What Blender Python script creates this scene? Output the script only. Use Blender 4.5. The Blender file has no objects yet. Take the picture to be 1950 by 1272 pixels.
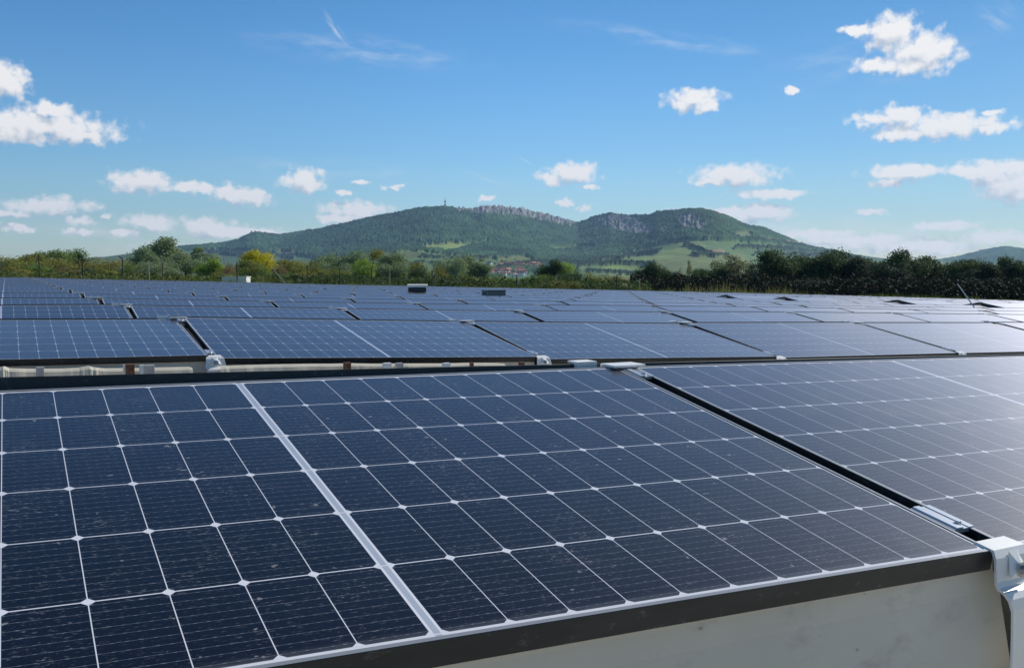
import bpy, math, random
import numpy as np
from mathutils import Matrix, Vector

S = bpy.context.scene
COL = S.collection
random.seed(7)
RNG = np.random.default_rng(11)
rad = math.radians

# ------------------------------------------------------------------ camera
F_PX = 1803.0                     # focal length in photo pixels (photo 1950 wide)
TH = rad(3.6)                     # camera pitched down
cam_d = bpy.data.cameras.new('camera'); cam = bpy.data.objects.new('camera', cam_d); COL.objects.link(cam)
cam_d.sensor_width = 36.0; cam_d.lens = 36.0 * F_PX / 1950.0
cam_d.clip_start = 0.02; cam_d.clip_end = 40000
cam.location = (0, 0, 0); cam.rotation_euler = (math.pi/2 - TH, 0, 0)
S.camera = cam
S.view_settings.view_transform = 'Standard'; S.view_settings.look = 'None'
S.view_settings.exposure = 0.0; S.view_settings.gamma = 1.0

# ------------------------------------------------------------------ sun direction
SUN_AZ = rad(54.0)                # to the right of the view direction
SUN_EL = rad(33.0)
sun_d = bpy.data.lights.new('sun', 'SUN'); sun = bpy.data.objects.new('sun', sun_d); COL.objects.link(sun)
sun_d.energy = 4.7; sun_d.angle = rad(0.5); sun_d.color = (1.0, 0.95, 0.87)
sdir = Vector((math.sin(SUN_AZ)*math.cos(SUN_EL), math.cos(SUN_AZ)*math.cos(SUN_EL), math.sin(SUN_EL)))
sun.rotation_euler = sdir.to_track_quat('Z', 'Y').to_euler()
sun.location = (20, 10, 30)

# ------------------------------------------------------------------ node helpers
class NT:
    def __init__(s, tree): s.t = tree; s.n = tree.nodes; s.l = tree.links
    def new(s, typ, **kw):
        n = s.n.new(typ)
        for k, v in kw.items(): setattr(n, k, v)
        return n
    def put(s, sock, v):
        if isinstance(v, bpy.types.NodeSocket): s.l.new(v, sock)
        elif v is not None: sock.default_value = v
    def m(s, op, a, b=None, c=None, clamp=False):
        n = s.new('ShaderNodeMath', operation=op, use_clamp=clamp)
        s.put(n.inputs[0], a); s.put(n.inputs[1], b)
        if c is not None: s.put(n.inputs[2], c)
        return n.outputs[0]
    def v(s, op, a, b=None, out=0):
        n = s.new('ShaderNodeVectorMath', operation=op)
        s.put(n.inputs[0], a)
        if b is not None: s.put(n.inputs[1] if op != 'SCALE' else n.inputs['Scale'], b)
        return n.outputs[1] if op in ('LENGTH', 'DISTANCE', 'DOT_PRODUCT') else n.outputs[0]
    def mixc(s, f, a, b, blend='MIX'):
        n = s.new('ShaderNodeMix', data_type='RGBA', blend_type=blend)
        s.put(n.inputs[0], f); s.put(n.inputs[6], a); s.put(n.inputs[7], b)
        return n.outputs[2]
    def noise(s, vec, scale, detail=3, rough=.55, out=0):
        n = s.new('ShaderNodeTexNoise'); n.inputs['Scale'].default_value = scale
        n.inputs['Detail'].default_value = detail; n.inputs['Roughness'].default_value = rough
        if vec is not None: s.put(n.inputs['Vector'], vec)
        return n.outputs[out]
    def ramp(s, f, lo, hi, a=0.0, b=1.0):
        n = s.new('ShaderNodeMapRange', interpolation_type='SMOOTHSTEP')
        s.put(n.inputs[0], f)
        for i, q in zip((1, 2, 3, 4), (lo, hi, a, b)): n.inputs[i].default_value = q
        return n.outputs[0]
def C4(c): return (c[0], c[1], c[2], 1.0)

def az_el(x, y):
    """direction of a photo pixel, in degrees of azimuth (right) and elevation"""
    a = (x-975)/F_PX; b = (y-636)/F_PX
    dn = b*math.cos(TH)+math.sin(TH); fw = math.cos(TH)-b*math.sin(TH)
    return math.degrees(math.atan2(a, fw)), math.degrees(math.atan2(-dn, math.hypot(a, fw)))

# ------------------------------------------------------------------ sky with clouds (world)
W = bpy.data.worlds.new('World'); S.world = W; W.use_nodes = True
w = NT(W.node_tree); w.n.clear()
sky = w.new('ShaderNodeTexSky', sky_type='NISHITA', sun_disc=False)
sky.sun_elevation = SUN_EL; sky.sun_rotation = SUN_AZ; sky.altitude = 150
sky.air_density = 1.15; sky.dust_density = 0.5; sky.ozone_density = 2.2
# clouds: x, y, half width, half height (photo pixels -> turned into angles)
CL = [(1640,57,34,11),(1700,62,46,34),(1762,98,54,36),(1668,122,40,14),(1735,122,72,16),
      (1322,190,54,20),(1350,203,24,9),(1680,226,60,12),(1718,216,42,18),(1800,238,105,22),(1720,254,52,12),(1890,238,44,12),(1890,210,20,5),
      (1722,327,66,14),(1880,322,84,16),(1925,352,56,32),(1400,332,84,20),(1465,367,68,10),(1350,345,40,8),
      (1092,328,50,20),(1055,336,36,13),(1122,355,20,5),(1074,381,15,9),(1114,394,14,7),
      (1385,404,120,13),(1450,404,62,19),(575,343,42,24),(466,373,54,16),(430,362,26,14),(270,343,62,20),(360,355,50,11),
      (60,236,140,25),(150,258,76,15),(30,254,90,20),(95,208,46,16),(8,152,36,32),(95,390,76,15),(150,420,24,9),(40,432,36,7),
      (288,420,46,14),(240,442,24,7),(396,431,46,18),(450,441,86,13),(680,398,74,17),(655,415,56,11),
      (930,375,17,5),(750,355,17,5),(655,365,18,5),(690,345,20,5),(1513,170,17,9),(1690,345,40,8),(205,412,14,6),
      (1640,457,120,11),(1800,428,60,9),(1895,452,60,11),(1560,445,70,10),(1745,470,110,14),(20,405,40,8),(1660,400,30,6),(140,440,30,6)]
tc = w.new('ShaderNodeTexCoord')
dirv = w.v('NORMALIZE', tc.outputs['Generated'])
sp = w.new('ShaderNodeSeparateXYZ'); w.l.new(dirv, sp.inputs[0])
azn = w.m('MULTIPLY', w.m('ARCTAN2', sp.outputs[0], sp.outputs[1]), 180/math.pi)
eln = w.m('MULTIPLY', w.m('ARCSINE', sp.outputs[2]), 180/math.pi)
cmb = w.new('ShaderNodeCombineXYZ'); w.l.new(azn, cmb.inputs[0]); w.l.new(eln, cmb.inputs[1])
# node group: the cloud field F(p)
G = bpy.data.node_groups.new('cloud_field', 'ShaderNodeTree')
G.interface.new_socket('P', in_out='INPUT', socket_type='NodeSocketVector')
G.interface.new_socket('F', in_out='OUTPUT', socket_type='NodeSocketFloat')
g = NT(G); gi = g.new('NodeGroupInput'); go = g.new('NodeGroupOutput')
P0 = gi.outputs[0]
n1 = g.new('ShaderNodeTexNoise'); n1.inputs['Scale'].default_value = 0.55; n1.inputs['Detail'].default_value = 6; n1.inputs['Roughness'].default_value = .62
g.l.new(P0, n1.inputs['Vector'])
wv = g.v('MULTIPLY', g.v('SUBTRACT', n1.outputs['Color'], (.5, .5, .5)), (1.5, .6, 0))
n3 = g.new('ShaderNodeTexNoise'); n3.inputs['Scale'].default_value = 2.1; n3.inputs['Detail'].default_value = 2.5; g.l.new(P0, n3.inputs['Vector'])
Pw = g.v('ADD', g.v('ADD', P0, wv), g.v('MULTIPLY', g.v('SUBTRACT', n3.outputs['Color'], (.5, .5, .5)), (1.0, .48, 0)))
acc = None
for (x, y, rx, ry) in CL:
    a, e = az_el(x, y+2); k = 180/math.pi/F_PX
    d = g.v('MULTIPLY', g.v('SUBTRACT', Pw, (a, e, 0)), (1/(rx*k*1.12), 1/(ry*k*1.15), 0))
    L = g.v('LENGTH', d)
    acc = L if acc is None else g.m('MINIMUM', acc, L)
n2 = g.noise(P0, 1.45, 4.5, .48)
F = g.m('ADD', g.m('SUBTRACT', 1.0, acc), g.m('MULTIPLY', g.m('SUBTRACT', n2, .5), 1.55))
g.l.new(F, go.inputs[0])
def field(p):
    gn = w.new('ShaderNodeGroup'); gn.node_tree = G; w.l.new(p, gn.inputs[0]); return gn.outputs[0]
Fa = field(cmb.outputs[0]); Fb = field(w.v('ADD', cmb.outputs[0], (.30, .62, 0)))
mask = w.ramp(Fa, -.08, .58)
shade = w.ramp(w.m('SUBTRACT', Fa, Fb), -.85, .35)
ccol = w.mixc(shade, (.50, .56, .66, 1), (.97, .955, .945, 1))
# thin high cirrus streaks
def streak(x0, y0, x1, y1, wid, amp, sc=1.0):
    a0, e0 = az_el(x0, y0); a1, e1 = az_el(x1, y1)
    L = math.hypot(a1-a0, e1-e0); ux, uy = (a1-a0)/L, (e1-e0)/L
    mid = ((a0+a1)/2, (e0+e1)/2, 0)
    q = w.v('SUBTRACT', cmb.outputs[0], mid)
    t = w.v('DOT_PRODUCT', q, (ux, uy, 0)); c = w.v('DOT_PRODUCT', q, (-uy, ux, 0))
    nz = w.new('ShaderNodeCombineXYZ'); w.l.new(w.m('MULTIPLY', t, .35*sc), nz.inputs[0]); w.l.new(w.m('MULTIPLY', c, 1.6*sc), nz.inputs[1])
    nn = w.noise(nz.outputs[0], 1.3, 6, .62)
    lt = w.m('ABSOLUTE', w.m('DIVIDE', t, L/2)); lc = w.m('ABSOLUTE', w.m('DIVIDE', c, wid))
    rr = w.m('SQRT', w.m('ADD', w.m('MULTIPLY', lt, lt), w.m('MULTIPLY', lc, lc)))
    return w.m('MULTIPLY', w.m('MULTIPLY', w.ramp(rr, 1.0, .1), w.ramp(nn, .38, .75)), amp)
st = None
for a in [(390,62,980,120,1.3,.30,.8),(606,12,672,98,.32,.60,1.5),(1000,32,1560,112,.7,.32,.8),(975,292,1030,322,.07,.9,1),(850,315,1010,368,.22,.35,1),
          (1400,150,1950,60,2.4,.22,.7),(300,310,900,330,1.0,.2,.8),(-50,440,600,475,1.5,.6,.6),(1250,440,2000,475,2.0,1.0,.6),(1850,10,1950,60,1.2,.3,1)]:
    s_ = streak(*a); st = s_ if st is None else w.m('ADD', st, s_)
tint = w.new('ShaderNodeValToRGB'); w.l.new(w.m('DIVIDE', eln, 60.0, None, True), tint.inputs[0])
cr_ = tint.color_ramp; cr_.elements[0].position = 0.0; cr_.elements[0].color = (.112, .132, .146, 1); cr_.elements[1].position = 1.0; cr_.elements[1].color = (.090, .098, .108, 1)  # zenith end, out of view, brightened to lift the shade below
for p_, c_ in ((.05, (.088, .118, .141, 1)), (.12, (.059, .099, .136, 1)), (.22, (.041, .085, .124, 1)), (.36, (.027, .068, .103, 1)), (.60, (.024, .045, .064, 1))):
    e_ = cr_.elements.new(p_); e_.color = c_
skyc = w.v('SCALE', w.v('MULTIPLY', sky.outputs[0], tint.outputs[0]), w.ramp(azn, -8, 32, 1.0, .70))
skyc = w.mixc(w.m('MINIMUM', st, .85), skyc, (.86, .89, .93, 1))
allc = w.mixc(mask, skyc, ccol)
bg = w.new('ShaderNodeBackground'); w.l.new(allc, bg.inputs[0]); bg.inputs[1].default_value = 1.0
wo = w.new('ShaderNodeOutputWorld'); w.l.new(bg.outputs[0], wo.inputs[0])
W.cycles.sampling_method = 'MANUAL'; W.cycles.sample_map_resolution = 512

# ------------------------------------------------------------------ mesh helpers
MATS = {}
def mat(name, col, rough=.6, metal=0.0, spec=.5, noise=None, bump=None, objcol=False):
    if name in MATS: return MATS[name]
    m_ = bpy.data.materials.new(name); m_.use_nodes = True
    t = NT(m_.node_tree); b = t.n['Principled BSDF']
    b.inputs['Roughness'].default_value = rough; b.inputs['Metallic'].default_value = metal
    b.inputs['Specular IOR Level'].default_value = spec
    c = C4(col)
    src = None
    if noise:
        tcx = t.new('ShaderNodeTexCoord')
        f = t.noise(tcx.outputs['Object'], noise[0], 5, .6)
        src = t.mixc(t.ramp(f, .35, .68), C4([q*(1-noise[1]) for q in col]), C4([min(1, q*(1+noise[1])) for q in col]))
        t.l.new(src, b.inputs['Base Color'])
    else: b.inputs['Base Color'].default_value = c
    if bump:
        tcx = t.new('ShaderNodeTexCoord'); bp = t.new('ShaderNodeBump'); bp.inputs['Strength'].default_value = bump[1]; bp.inputs['Distance'].default_value = .01
        t.l.new(t.noise(tcx.outputs['Object'], bump[0], 4), bp.inputs['Height']); t.l.new(bp.outputs[0], b.inputs['Normal'])
    MATS[name] = m_
    return m_

def link(name, me, parent=None, loc=None, mw=None):
    o = bpy.data.objects.new(name, me); COL.objects.link(o)
    if parent is not None: o.parent = parent
    if loc is not None: o.location = loc
    if mw is not None: o.matrix_world = mw
    return o
def tag(o, label=None, cat=None, group=None, kind=None):
    if label: o['label'] = label
    if cat: o['category'] = cat
    if group: o['group'] = group
    if kind: o['kind'] = kind
    return o
def empty(name, loc=(0, 0, 0), mw=None):
    o = bpy.data.objects.new(name, None); COL.objects.link(o); o.location = loc; o.empty_display_size = .1
    if mw is not None: o.matrix_world = mw
    return o

class MB:
    """collects polygons; v local metres, per-face material, optional uv"""
    def __init__(s): s.v = []; s.f = []; s.m = []; s.uv = []
    def poly(s, pts, mi=0, uv=None):
        b = len(s.v); s.v += [tuple(p) for p in pts]; s.f.append(list(range(b, b+len(pts)))); s.m.append(mi)
        s.uv.append(uv if uv else [(0, 0)]*len(pts))
    def box(s, x0, x1, y0, y1, z0, z1, mi=0, M=None, bev=0):
        P = [(x0,y0,z0),(x1,y0,z0),(x1,y1,z0),(x0,y1,z0),(x0,y0,z1),(x1,y0,z1),(x1,y1,z1),(x0,y1,z1)]
        if M is not None: P = [tuple(M @ Vector(p)) for p in P]
        for q in ((0,3,2,1),(4,5,6,7),(0,1,5,4),(1,2,6,5),(2,3,7,6),(3,0,4,7)): s.poly([P[i] for i in q], mi)
    def hull(s, bottom, top, mi=0):
        n = len(bottom)
        s.poly(list(reversed(bottom)), mi); s.poly(top, mi)
        for i in range(n):
            j = (i+1) % n; s.poly([bottom[i], bottom[j], top[j], top[i]], mi)
    def tube(s, p0, p1, r0, r1, n=8, mi=0, caps=True):
        p0 = Vector(p0); p1 = Vector(p1); d = (p1-p0).normalized()
        a = d.orthogonal().normalized(); b = d.cross(a)
        A = [tuple(p0+(a*math.cos(2*math.pi*k/n)+b*math.sin(2*math.pi*k/n))*r0) for k in range(n)]
        B = [tuple(p1+(a*math.cos(2*math.pi*k/n)+b*math.sin(2*math.pi*k/n))*r1) for k in range(n)]
        for k in range(n):
            j = (k+1) % n; s.poly([A[k], A[j], B[j], B[k]], mi)
        if caps: s.poly(list(reversed(A)), mi); s.poly(B, mi)
    def mesh(s, name, mats, bevel=0, smooth=False, uv=False):
        me = bpy.data.meshes.new(name); me.from_pydata(s.v, [], s.f)
        for m_ in mats: me.materials.append(m_)
        me.polygons.foreach_set('material_index', s.m)
        if uv:
            L = me.uv_layers.new(name='UVMap'); flat = [c for f in s.uv for p in f for c in p]
            L.data.foreach_set('uv', flat)
        if smooth: me.polygons.foreach_set('use_smooth', [True]*len(me.polygons))
        me.validate(); me.update()
        return me
def bm_clean(me, dist=1e-5, bevel=0.0):
    import bmesh
    b = bmesh.new(); b.from_mesh(me); bmesh.ops.remove_doubles(b, verts=b.verts, dist=dist)
    if bevel: bmesh.ops.bevel(b, geom=[e for e in b.edges if len(e.link_faces) == 2 and e.calc_face_angle(0) > .5], offset=bevel, segments=2, affect='EDGES', profile=.6)
    bmesh.ops.recalc_face_normals(b, faces=b.faces)
    b.to_mesh(me); b.free(); return me
def np_mesh(name, V, Fq, mats, smooth=True, colattr=None, attrs=None):
    me = bpy.data.meshes.new(name)
    me.vertices.add(len(V)); me.vertices.foreach_set('co', V.astype(np.float32).ravel())
    k = Fq.shape[1]; nf = len(Fq)
    me.loops.add(nf*k); me.loops.foreach_set('vertex_index', Fq.astype(np.int32).ravel())
    me.polygons.add(nf); me.polygons.foreach_set('loop_start', (np.arange(nf)*k).astype(np.int32))
    try: me.polygons.foreach_set('loop_total', np.full(nf, k, dtype=np.int32))
    except Exception: pass
    for m_ in mats: me.materials.append(m_)
    me.update(calc_edges=True); me.validate()
    if smooth: me.polygons.foreach_set('use_smooth', [True]*nf)
    if colattr is not None:
        ca = me.color_attributes.new('cover', 'FLOAT_COLOR', 'POINT')
        c = np.ones((len(V), 4), np.float32); c[:, :3] = colattr; ca.data.foreach_set('color', c.ravel())
    return me
# value noise in numpy
_perm = RNG.random((256, 256))
def vnoise(x, y):
    xi = np.floor(x).astype(int); yi = np.floor(y).astype(int); fx = x-xi; fy = y-yi
    fx = fx*fx*(3-2*fx); fy = fy*fy*(3-2*fy)
    g_ = lambda i, j: _perm[i & 255, j & 255]
    return (g_(xi, yi)*(1-fx)+g_(xi+1, yi)*fx)*(1-fy)+(g_(xi, yi+1)*(1-fx)+g_(xi+1, yi+1)*fx)*fy
def fbm(x, y, o=4, r=.5):
    s_ = 0; a = 1; t = 0
    for k in range(o): s_ = s_+a*vnoise(x*2**k+17*k, y*2**k+31*k); t += a; a *= r
    return s_/t

# ------------------------------------------------------------------ lie of the land
PSI = math.atan2(.47057, .88207)
UV_, NV_ = Vector((math.cos(PSI), math.sin(PSI), 0)), Vector((-math.sin(PSI), math.cos(PSI), 0))
_hu = np.array([-400,-40,-3,0,1,2,3.6,5.3,7.2,9.5,11.6,13.8,16,20,40,62,100,160,260,1500])*1.0
_hz = np.array([-1.2,-.36,-.255,-.262,-.285,-.318,-.372,-.418,-.462,-.512,-.565,-.628,-.70,-.80,-1.28,-1.86,-2.9,-4.3,-5.5,-8.0])
def ridge_h(u, n):
    h = np.interp(u, _hu, _hz)
    return h + np.clip(np.asarray(n)-14.5, 0, 40)*.0027
def ground_h(u, n):
    h = ridge_h(u, n) - .47
    return h - np.clip((np.asarray(n)-62)/200, 0, 1)*1.4
def P3(u, n, z=0.0): return UV_*u + NV_*n + Vector((0, 0, z))
def un(x, y): return x*UV_.x+y*UV_.y, x*NV_.x+y*NV_.y

FIELD_N, FIELD_U = 58.0, 60.0
# ground sheet
rr = np.concatenate([[0.0], np.geomspace(.25, 1700, 190)]); na = 420
aa = np.linspace(0, 2*math.pi, na, endpoint=False)
R_, A_ = np.meshgrid(rr, aa, indexing='ij')
X = R_*np.sin(A_); Y = R_*np.cos(A_); U_, N_ = un(X, Y)
Z = ground_h(U_, N_)
Z += (fbm(X*.9+50, Y*.9+50, 3)-.5)*.03*np.clip(R_/6, .15, 1)
Z += (fbm(X*.03+9, Y*.03+3, 3)-.5)*np.clip((R_-120)/400, 0, 1)*3
V = np.stack([X, Y, Z], -1).reshape(-1, 3)
i, j = np.meshgrid(np.arange(len(rr)-1), np.arange(na), indexing='ij')
q = np.stack([i*na+j, i*na+(j+1) % na, (i+1)*na+(j+1) % na, (i+1)*na+j], -1).reshape(-1, 4)[:, ::-1]
def ground_mat():
    m_ = bpy.data.materials.new('ground'); m_.use_nodes = True; t = NT(m_.node_tree); b = t.n['Principled BSDF']
    geo = t.new('ShaderNodeNewGeometry'); pos = geo.outputs['Position']
    a = t.new('ShaderNodeAttribute', attribute_name='cover')
    big = t.noise(pos, 1.1, 5, .6); fine = t.noise(pos, 14, 6, .65); spk = t.noise(pos, 55, 3, .6)
    sand = t.mixc(t.ramp(big, .3, .72), (.44, .40, .325, 1), (.56, .51, .42, 1))
    sand = t.mixc(t.m('MULTIPLY', t.ramp(fine, .52, .72), .5), sand, (.27, .245, .20, 1))
    sand = t.mixc(t.m('MULTIPLY', t.ramp(spk, .70, .76), .75), sand, (.10, .085, .065, 1))
    grs = t.mixc(t.ramp(t.noise(pos, .25, 6, .7), .35, .65), (.075, .105, .03, 1), (.14, .15, .055, 1))
    c = t.mixc(t.new('ShaderNodeSeparateColor').outputs[0], sand, grs)
    sc = [n for n in t.n if n.bl_idname == 'ShaderNodeSeparateColor'][0]; t.l.new(a.outputs['Color'], sc.inputs[0])
    t.l.new(c, b.inputs['Base Color']); b.inputs['Roughness'].default_value = .95; b.inputs['Specular IOR Level'].default_value = .15
    bp = t.new('ShaderNodeBump'); bp.inputs['Strength'].default_value = .5; bp.inputs['Distance'].default_value = .02
    t.l.new(fine, bp.inputs['Height']); t.l.new(bp.outputs[0], b.inputs['Normal'])
    return m_
outside = np.clip(np.maximum.reduce([N_-FIELD_N, U_-FIELD_U, -26-U_, -14-N_])/2+.5, 0, 1).reshape(-1)
go_ = link('ground', np_mesh('ground', V, q, [ground_mat()], True, np.stack([outside]*3, -1)))
tag(go_, kind='structure')

# ------------------------------------------------------------------ hills
SKY = [(-300,505),(0,498),(120,494),(200,489),(320,472),(420,463),(455,455),(470,447),(487,441),(505,444),(530,447),(600,437),(650,426),(700,415),(760,404),(800,396),(846,393),(880,398),
       (905,400),(925,394),(960,396),(1000,402),(1050,412),(1085,422),(1100,425),(1130,413),(1160,405),(1195,409),(1238,408),(1250,403),(1300,402),(1330,403),(1360,408),(1400,422),(1420,430),(1455,434),
       (1480,446),(1540,468),(1600,480),(1660,489),(1720,497),(1780,497),(1830,487),(1880,475),(1915,470),(1950,474),(2050,470),(2250,490)]
sx = np.array([az_el(x, y)[0] for x, y in SKY]); se = np.array([az_el(x, y)[1] for x, y in SKY])
NAZ, NR = 1360, 250
az = np.linspace(-33.5, 33.5, NAZ)
ec = np.interp(az, sx, se); ec = np.convolve(np.pad(ec, 4, 'edge'), np.ones(9)/9, 'valid')*.35+ec*.65
Rc = 5200 + 350*np.sin(az*.35) - 900*np.exp(-((az-11)/5.5)**2)
Rc = np.where(az > 24.0, Rc+2600*np.clip((az-24)/1.2, 0, 1), Rc)
R0 = 1500.0
s_ = np.concatenate([np.linspace(0, 1.0, NR-26), np.linspace(1.004, 1.35, 26)])
SS, AZ = np.meshgrid(s_, az, indexing='ij')
RC = np.broadcast_to(Rc, SS.shape); EC = np.broadcast_to(ec, SS.shape)
RR = R0+(RC-R0)*SS
AR = np.radians(AZ)
hc = RC*np.tan(np.radians(EC))
base = -9.0
shp = np.where(SS <= 1, .17*SS+.83*SS**3.0, 1-((SS-1)*2.6)**1.5)
HH = base+(hc-base)*shp
X = RR*np.sin(AR); Y = RR*np.cos(AR)
# ravines, knolls; kept away from the crest so the skyline stays
damp = np.clip(1.02-SS, 0, 1)**.6*np.clip(SS*3, 0, 1)
HH += (fbm(X/620+3, Y/900+8, 4)-.5)*150*damp*np.clip((hc-base)/300, .1, 1)
def knoll(x, y0, r, sr, sa, hgt):
    a, _ = az_el(x, y0); return hgt*np.exp(-((AZ-a)/sa)**2-((RR-r)/sr)**2)
HH += damp**.5*knoll(1330, 460, 3700, 520, 3.6, 62)+damp**.5*knoll(1560, 480, 3600, 500, 3.0, 26)+damp**.5*knoll(760, 482, 3100, 420, 4.0, 26)+knoll(480, 478, 3500, 500, 3, 14)
PYE = np.degrees(np.arctan2(HH, RR))          # elevation of each point seen from the camera spot
def to_px(AZd, ELd):
    a = np.tan(np.radians(AZd)); # forward=1
    zz = np.tan(np.radians(ELd))*np.sqrt(1+a*a)
    dep = math.cos(TH)-zz*math.sin(TH); dn = -zz
    xx = 975+F_PX*a/dep; yy = 636+F_PX*((dn*math.cos(TH)-math.sin(TH))/dep)
    return xx, yy
PX, PY = to_px(AZ, PYE)
def inside(poly, x, y):
    c = np.zeros(x.shape, bool); n = len(poly)
    for k in range(n):
        x0, y0 = poly[k]; x1, y1 = poly[(k+1) % n]
        if y0 == y1: continue
        c ^= ((y0 > y) != (y1 > y)) & (x < (x1-x0)*(y-y0)/(y1-y0)+x0)
    return c
def seg(pts, x, y):
    d = np.full(x.shape, 1e9)
    for (x0, y0), (x1, y1) in zip(pts[:-1], pts[1:]):
        L2 = (x1-x0)**2+(y1-y0)**2; t = np.clip(((x-x0)*(x1-x0)+(y-y0)*(y1-y0))/L2, 0, 1)
        d = np.minimum(d, np.hypot(x-x0-t*(x1-x0), y-y0-t*(y1-y0)))
    return d
wx = PX+(fbm(PX/14, PY/9, 3)-.5)*14; wy = PY+(fbm(PX/16+40, PY/8+9, 3)-.5)*6
cov = np.zeros(SS.shape+(3,)); forest = np.ones(SS.shape); rock = np.zeros(SS.shape)
nz = fbm(X/60, Y/110, 3)
cov[:] = (.034, .075, .034)
cov += (nz-.5)[..., None]*np.array([.040, .060, .016])
rnd = RNG.random(SS.shape)
cov *= (1.45*(.7+.6*rnd)*(.45+1.1*fbm(PX/26, PY/8, 4)))[..., None]
def paint(poly, col, var=.12, hard=False):
    m_ = inside(poly, PX if hard else wx, PY if hard else wy)
    rows = .5+.5*np.sin((PX*.5+PY*3.1)*.42+fbm(PX/40, PY/20, 2)*5)
    c = np.array(col)*1.2*(1-var/2+var*fbm(PX/30, PY/7, 3)*1.3)[..., None]*(1-.22*rows[..., None])
    cov[m_] = c[m_]; forest[m_] = 0
G1, G2, G3, G4 = (.22,.29,.09), (.125,.195,.080), (.095,.155,.072), (.24,.24,.13)
paint([(-300,496),(330,480),(420,476),(560,486),(600,492),(600,560),(-300,560)], G3, .5)
paint([(380,481),(440,477),(500,482),(560,488),(570,500),(400,502)], (.075,.125,.07), .4)
paint([(520,480),(566,477),(560,488),(530,488)], (.17,.17,.10))
paint([(590,500),(660,490),(760,480),(810,478),(870,487),(935,490),(955,500),(945,530),(560,530)], G2, .3)
paint([(700,487),(790,479),(840,486),(760,496)], (.105,.135,.055), .3)
paint([(820,489),(930,489),(940,494),(850,495)], (.13,.16,.075), .3)
paint([(798,470),(830,465),(870,462),(897,464),(890,474),(850,478),(815,475)], (.25,.31,.09), .1)
paint([(880,463),(925,459),(930,463),(890,467)], G2)
paint([(950,493),(1000,488),(1020,496),(1000,504),(950,500)], (.15,.18,.07))
paint([(1040,471),(1130,470),(1130,475),(1050,476)], G2)
paint([(940,520),(1060,520),(1100,516),(1100,560),(600,560),(600,525)], G3, .6)
paint([(1090,512),(1130,500),(1180,488),(1230,470),(1290,459),(1340,457),(1450,464),(1560,477),(1700,489),(1780,500),(2200,505),(2200,570),(1080,570)], G2, .35)
paint([(1140,500),(1230,488),(1300,470),(1290,462),(1330,459),(1345,470),(1330,500),(1300,540),(1180,540),(1150,520)], (.19,.25,.09), .3)
paint([(1240,500),(1330,478),(1420,486),(1440,520),(1300,545),(1200,540)], (.18,.22,.085), .3)
paint([(1150,508),(1185,503),(1215,512),(1185,519),(1140,514)], G1)
paint([(1340,476),(1372,473),(1386,480),(1356,487)], (.27,.22,.13))
paint([(1440,466),(1560,480),(1700,492),(1700,500),(1440,486)], (.085,.135,.07), .3)
paint([(1300,517),(1420,506),(1430,511),(1310,524)], (.17,.20,.09))
for pts, wd in [([(1100,509),(1130,497),(1185,491),(1258,478)], 2.6), ([(1060,508),(1180,500),(1250,503),(1245,508)], 2.8), ([(1308,469),(1340,477),(1362,489)], 1.8),
                ([(1400,474),(1470,473),(1560,482),(1640,489)], 1.7), ([(1318,487),(1390,489)], 2.2), ([(1440,487),(1520,487),(1620,492)], 1.9), ([(1120,515),(1200,523),(1290,524)], 2.2),
                ([(800,489),(900,492),(950,489)], 1.4), ([(600,501),(700,490)], 1.2), ([(1420,458),(1520,468),(1600,478)], 2.2), ([(390,481),(470,486),(560,490)], 2.2), ([(700,505),(800,500),(930,508)], 1.5), ([(950,508),(1040,500),(1100,503)],3.5)]:
    m_ = seg(pts, wx, wy) < wd
    cov[m_] = (np.array((.026, .055, .028))*(.6+.8*rnd)[..., None])[m_]; forest[m_] = 1
def rocks(poly):
    m_ = inside(poly, PX+(fbm(PX/5, PY/5, 3)-.5)*12, PY+(fbm(PX/6+7, PY/4, 3)-.5)*8)
    k = fbm(PX/3.0, PY/9, 3); m_ &= k > .36
    cov[m_] = (np.array((.27, .265, .26))*(.6+.75*k)[..., None])[m_]; forest[m_] = 0; rock[m_] = 1
rocks([(865,396),(925,391),(1000,399),(1050,409),(1098,424),(1085,434),(1030,420),(970,412),(905,407),(870,403)])
rocks([(1140,420),(1175,409),(1205,418),(1242,436),(1240,448),(1205,448),(1175,441),(1150,432)])
rocks([(1288,416),(1325,413),(1346,430),(1332,442),(1298,438)])
rocks([(1255,434),(1268,432),(1270,443),(1258,445)])
paint([(1395,447),(1425,443),(1440,452),(1410,457)], (.16,.19,.10)); paint([(1445,452),(1530,462),(1525,466),(1450,458)], (.15,.17,.09))
canopy = forest*(3+8*RNG.random(SS.shape)+9*fbm(X/22, Y/30, 2))
HH2 = HH+canopy*(.25+.75*np.clip(SS*1.3, 0, 1))-8*np.clip(SS-.9, 0, .1)*10*forest
HH2 += rock*(18*fbm(PX/4.0, PY/12, 2)+16*RNG.random(SS.shape)-10)
V = np.stack([X, Y, HH2], -1).reshape(-1, 3)
i, j = np.meshgrid(np.arange(NR-1), np.arange(NAZ-1), indexing='ij')
q = np.stack([i*NAZ+j, i*NAZ+j+1, (i+1)*NAZ+j+1, (i+1)*NAZ+j], -1).reshape(-1, 4)[:, ::-1]
hm = bpy.data.materials.new('hillside'); hm.use_nodes = True; t = NT(hm.node_tree); b = t.n['Principled BSDF']
a = t.new('ShaderNodeAttribute', attribute_name='cover')
geo = t.new('ShaderNodeNewGeometry'); f = t.noise(geo.outputs['Position'], .06, 4, .6)
t.l.new(t.mixc(1.0, a.outputs['Color'], t.mixc(f, (.75,.75,.75,1), (1.25,1.25,1.25,1)), 'MULTIPLY'), b.inputs['Base Color'])
b.inputs['Roughness'].default_value = 1; b.inputs['Specular IOR Level'].default_value = .05
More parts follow.
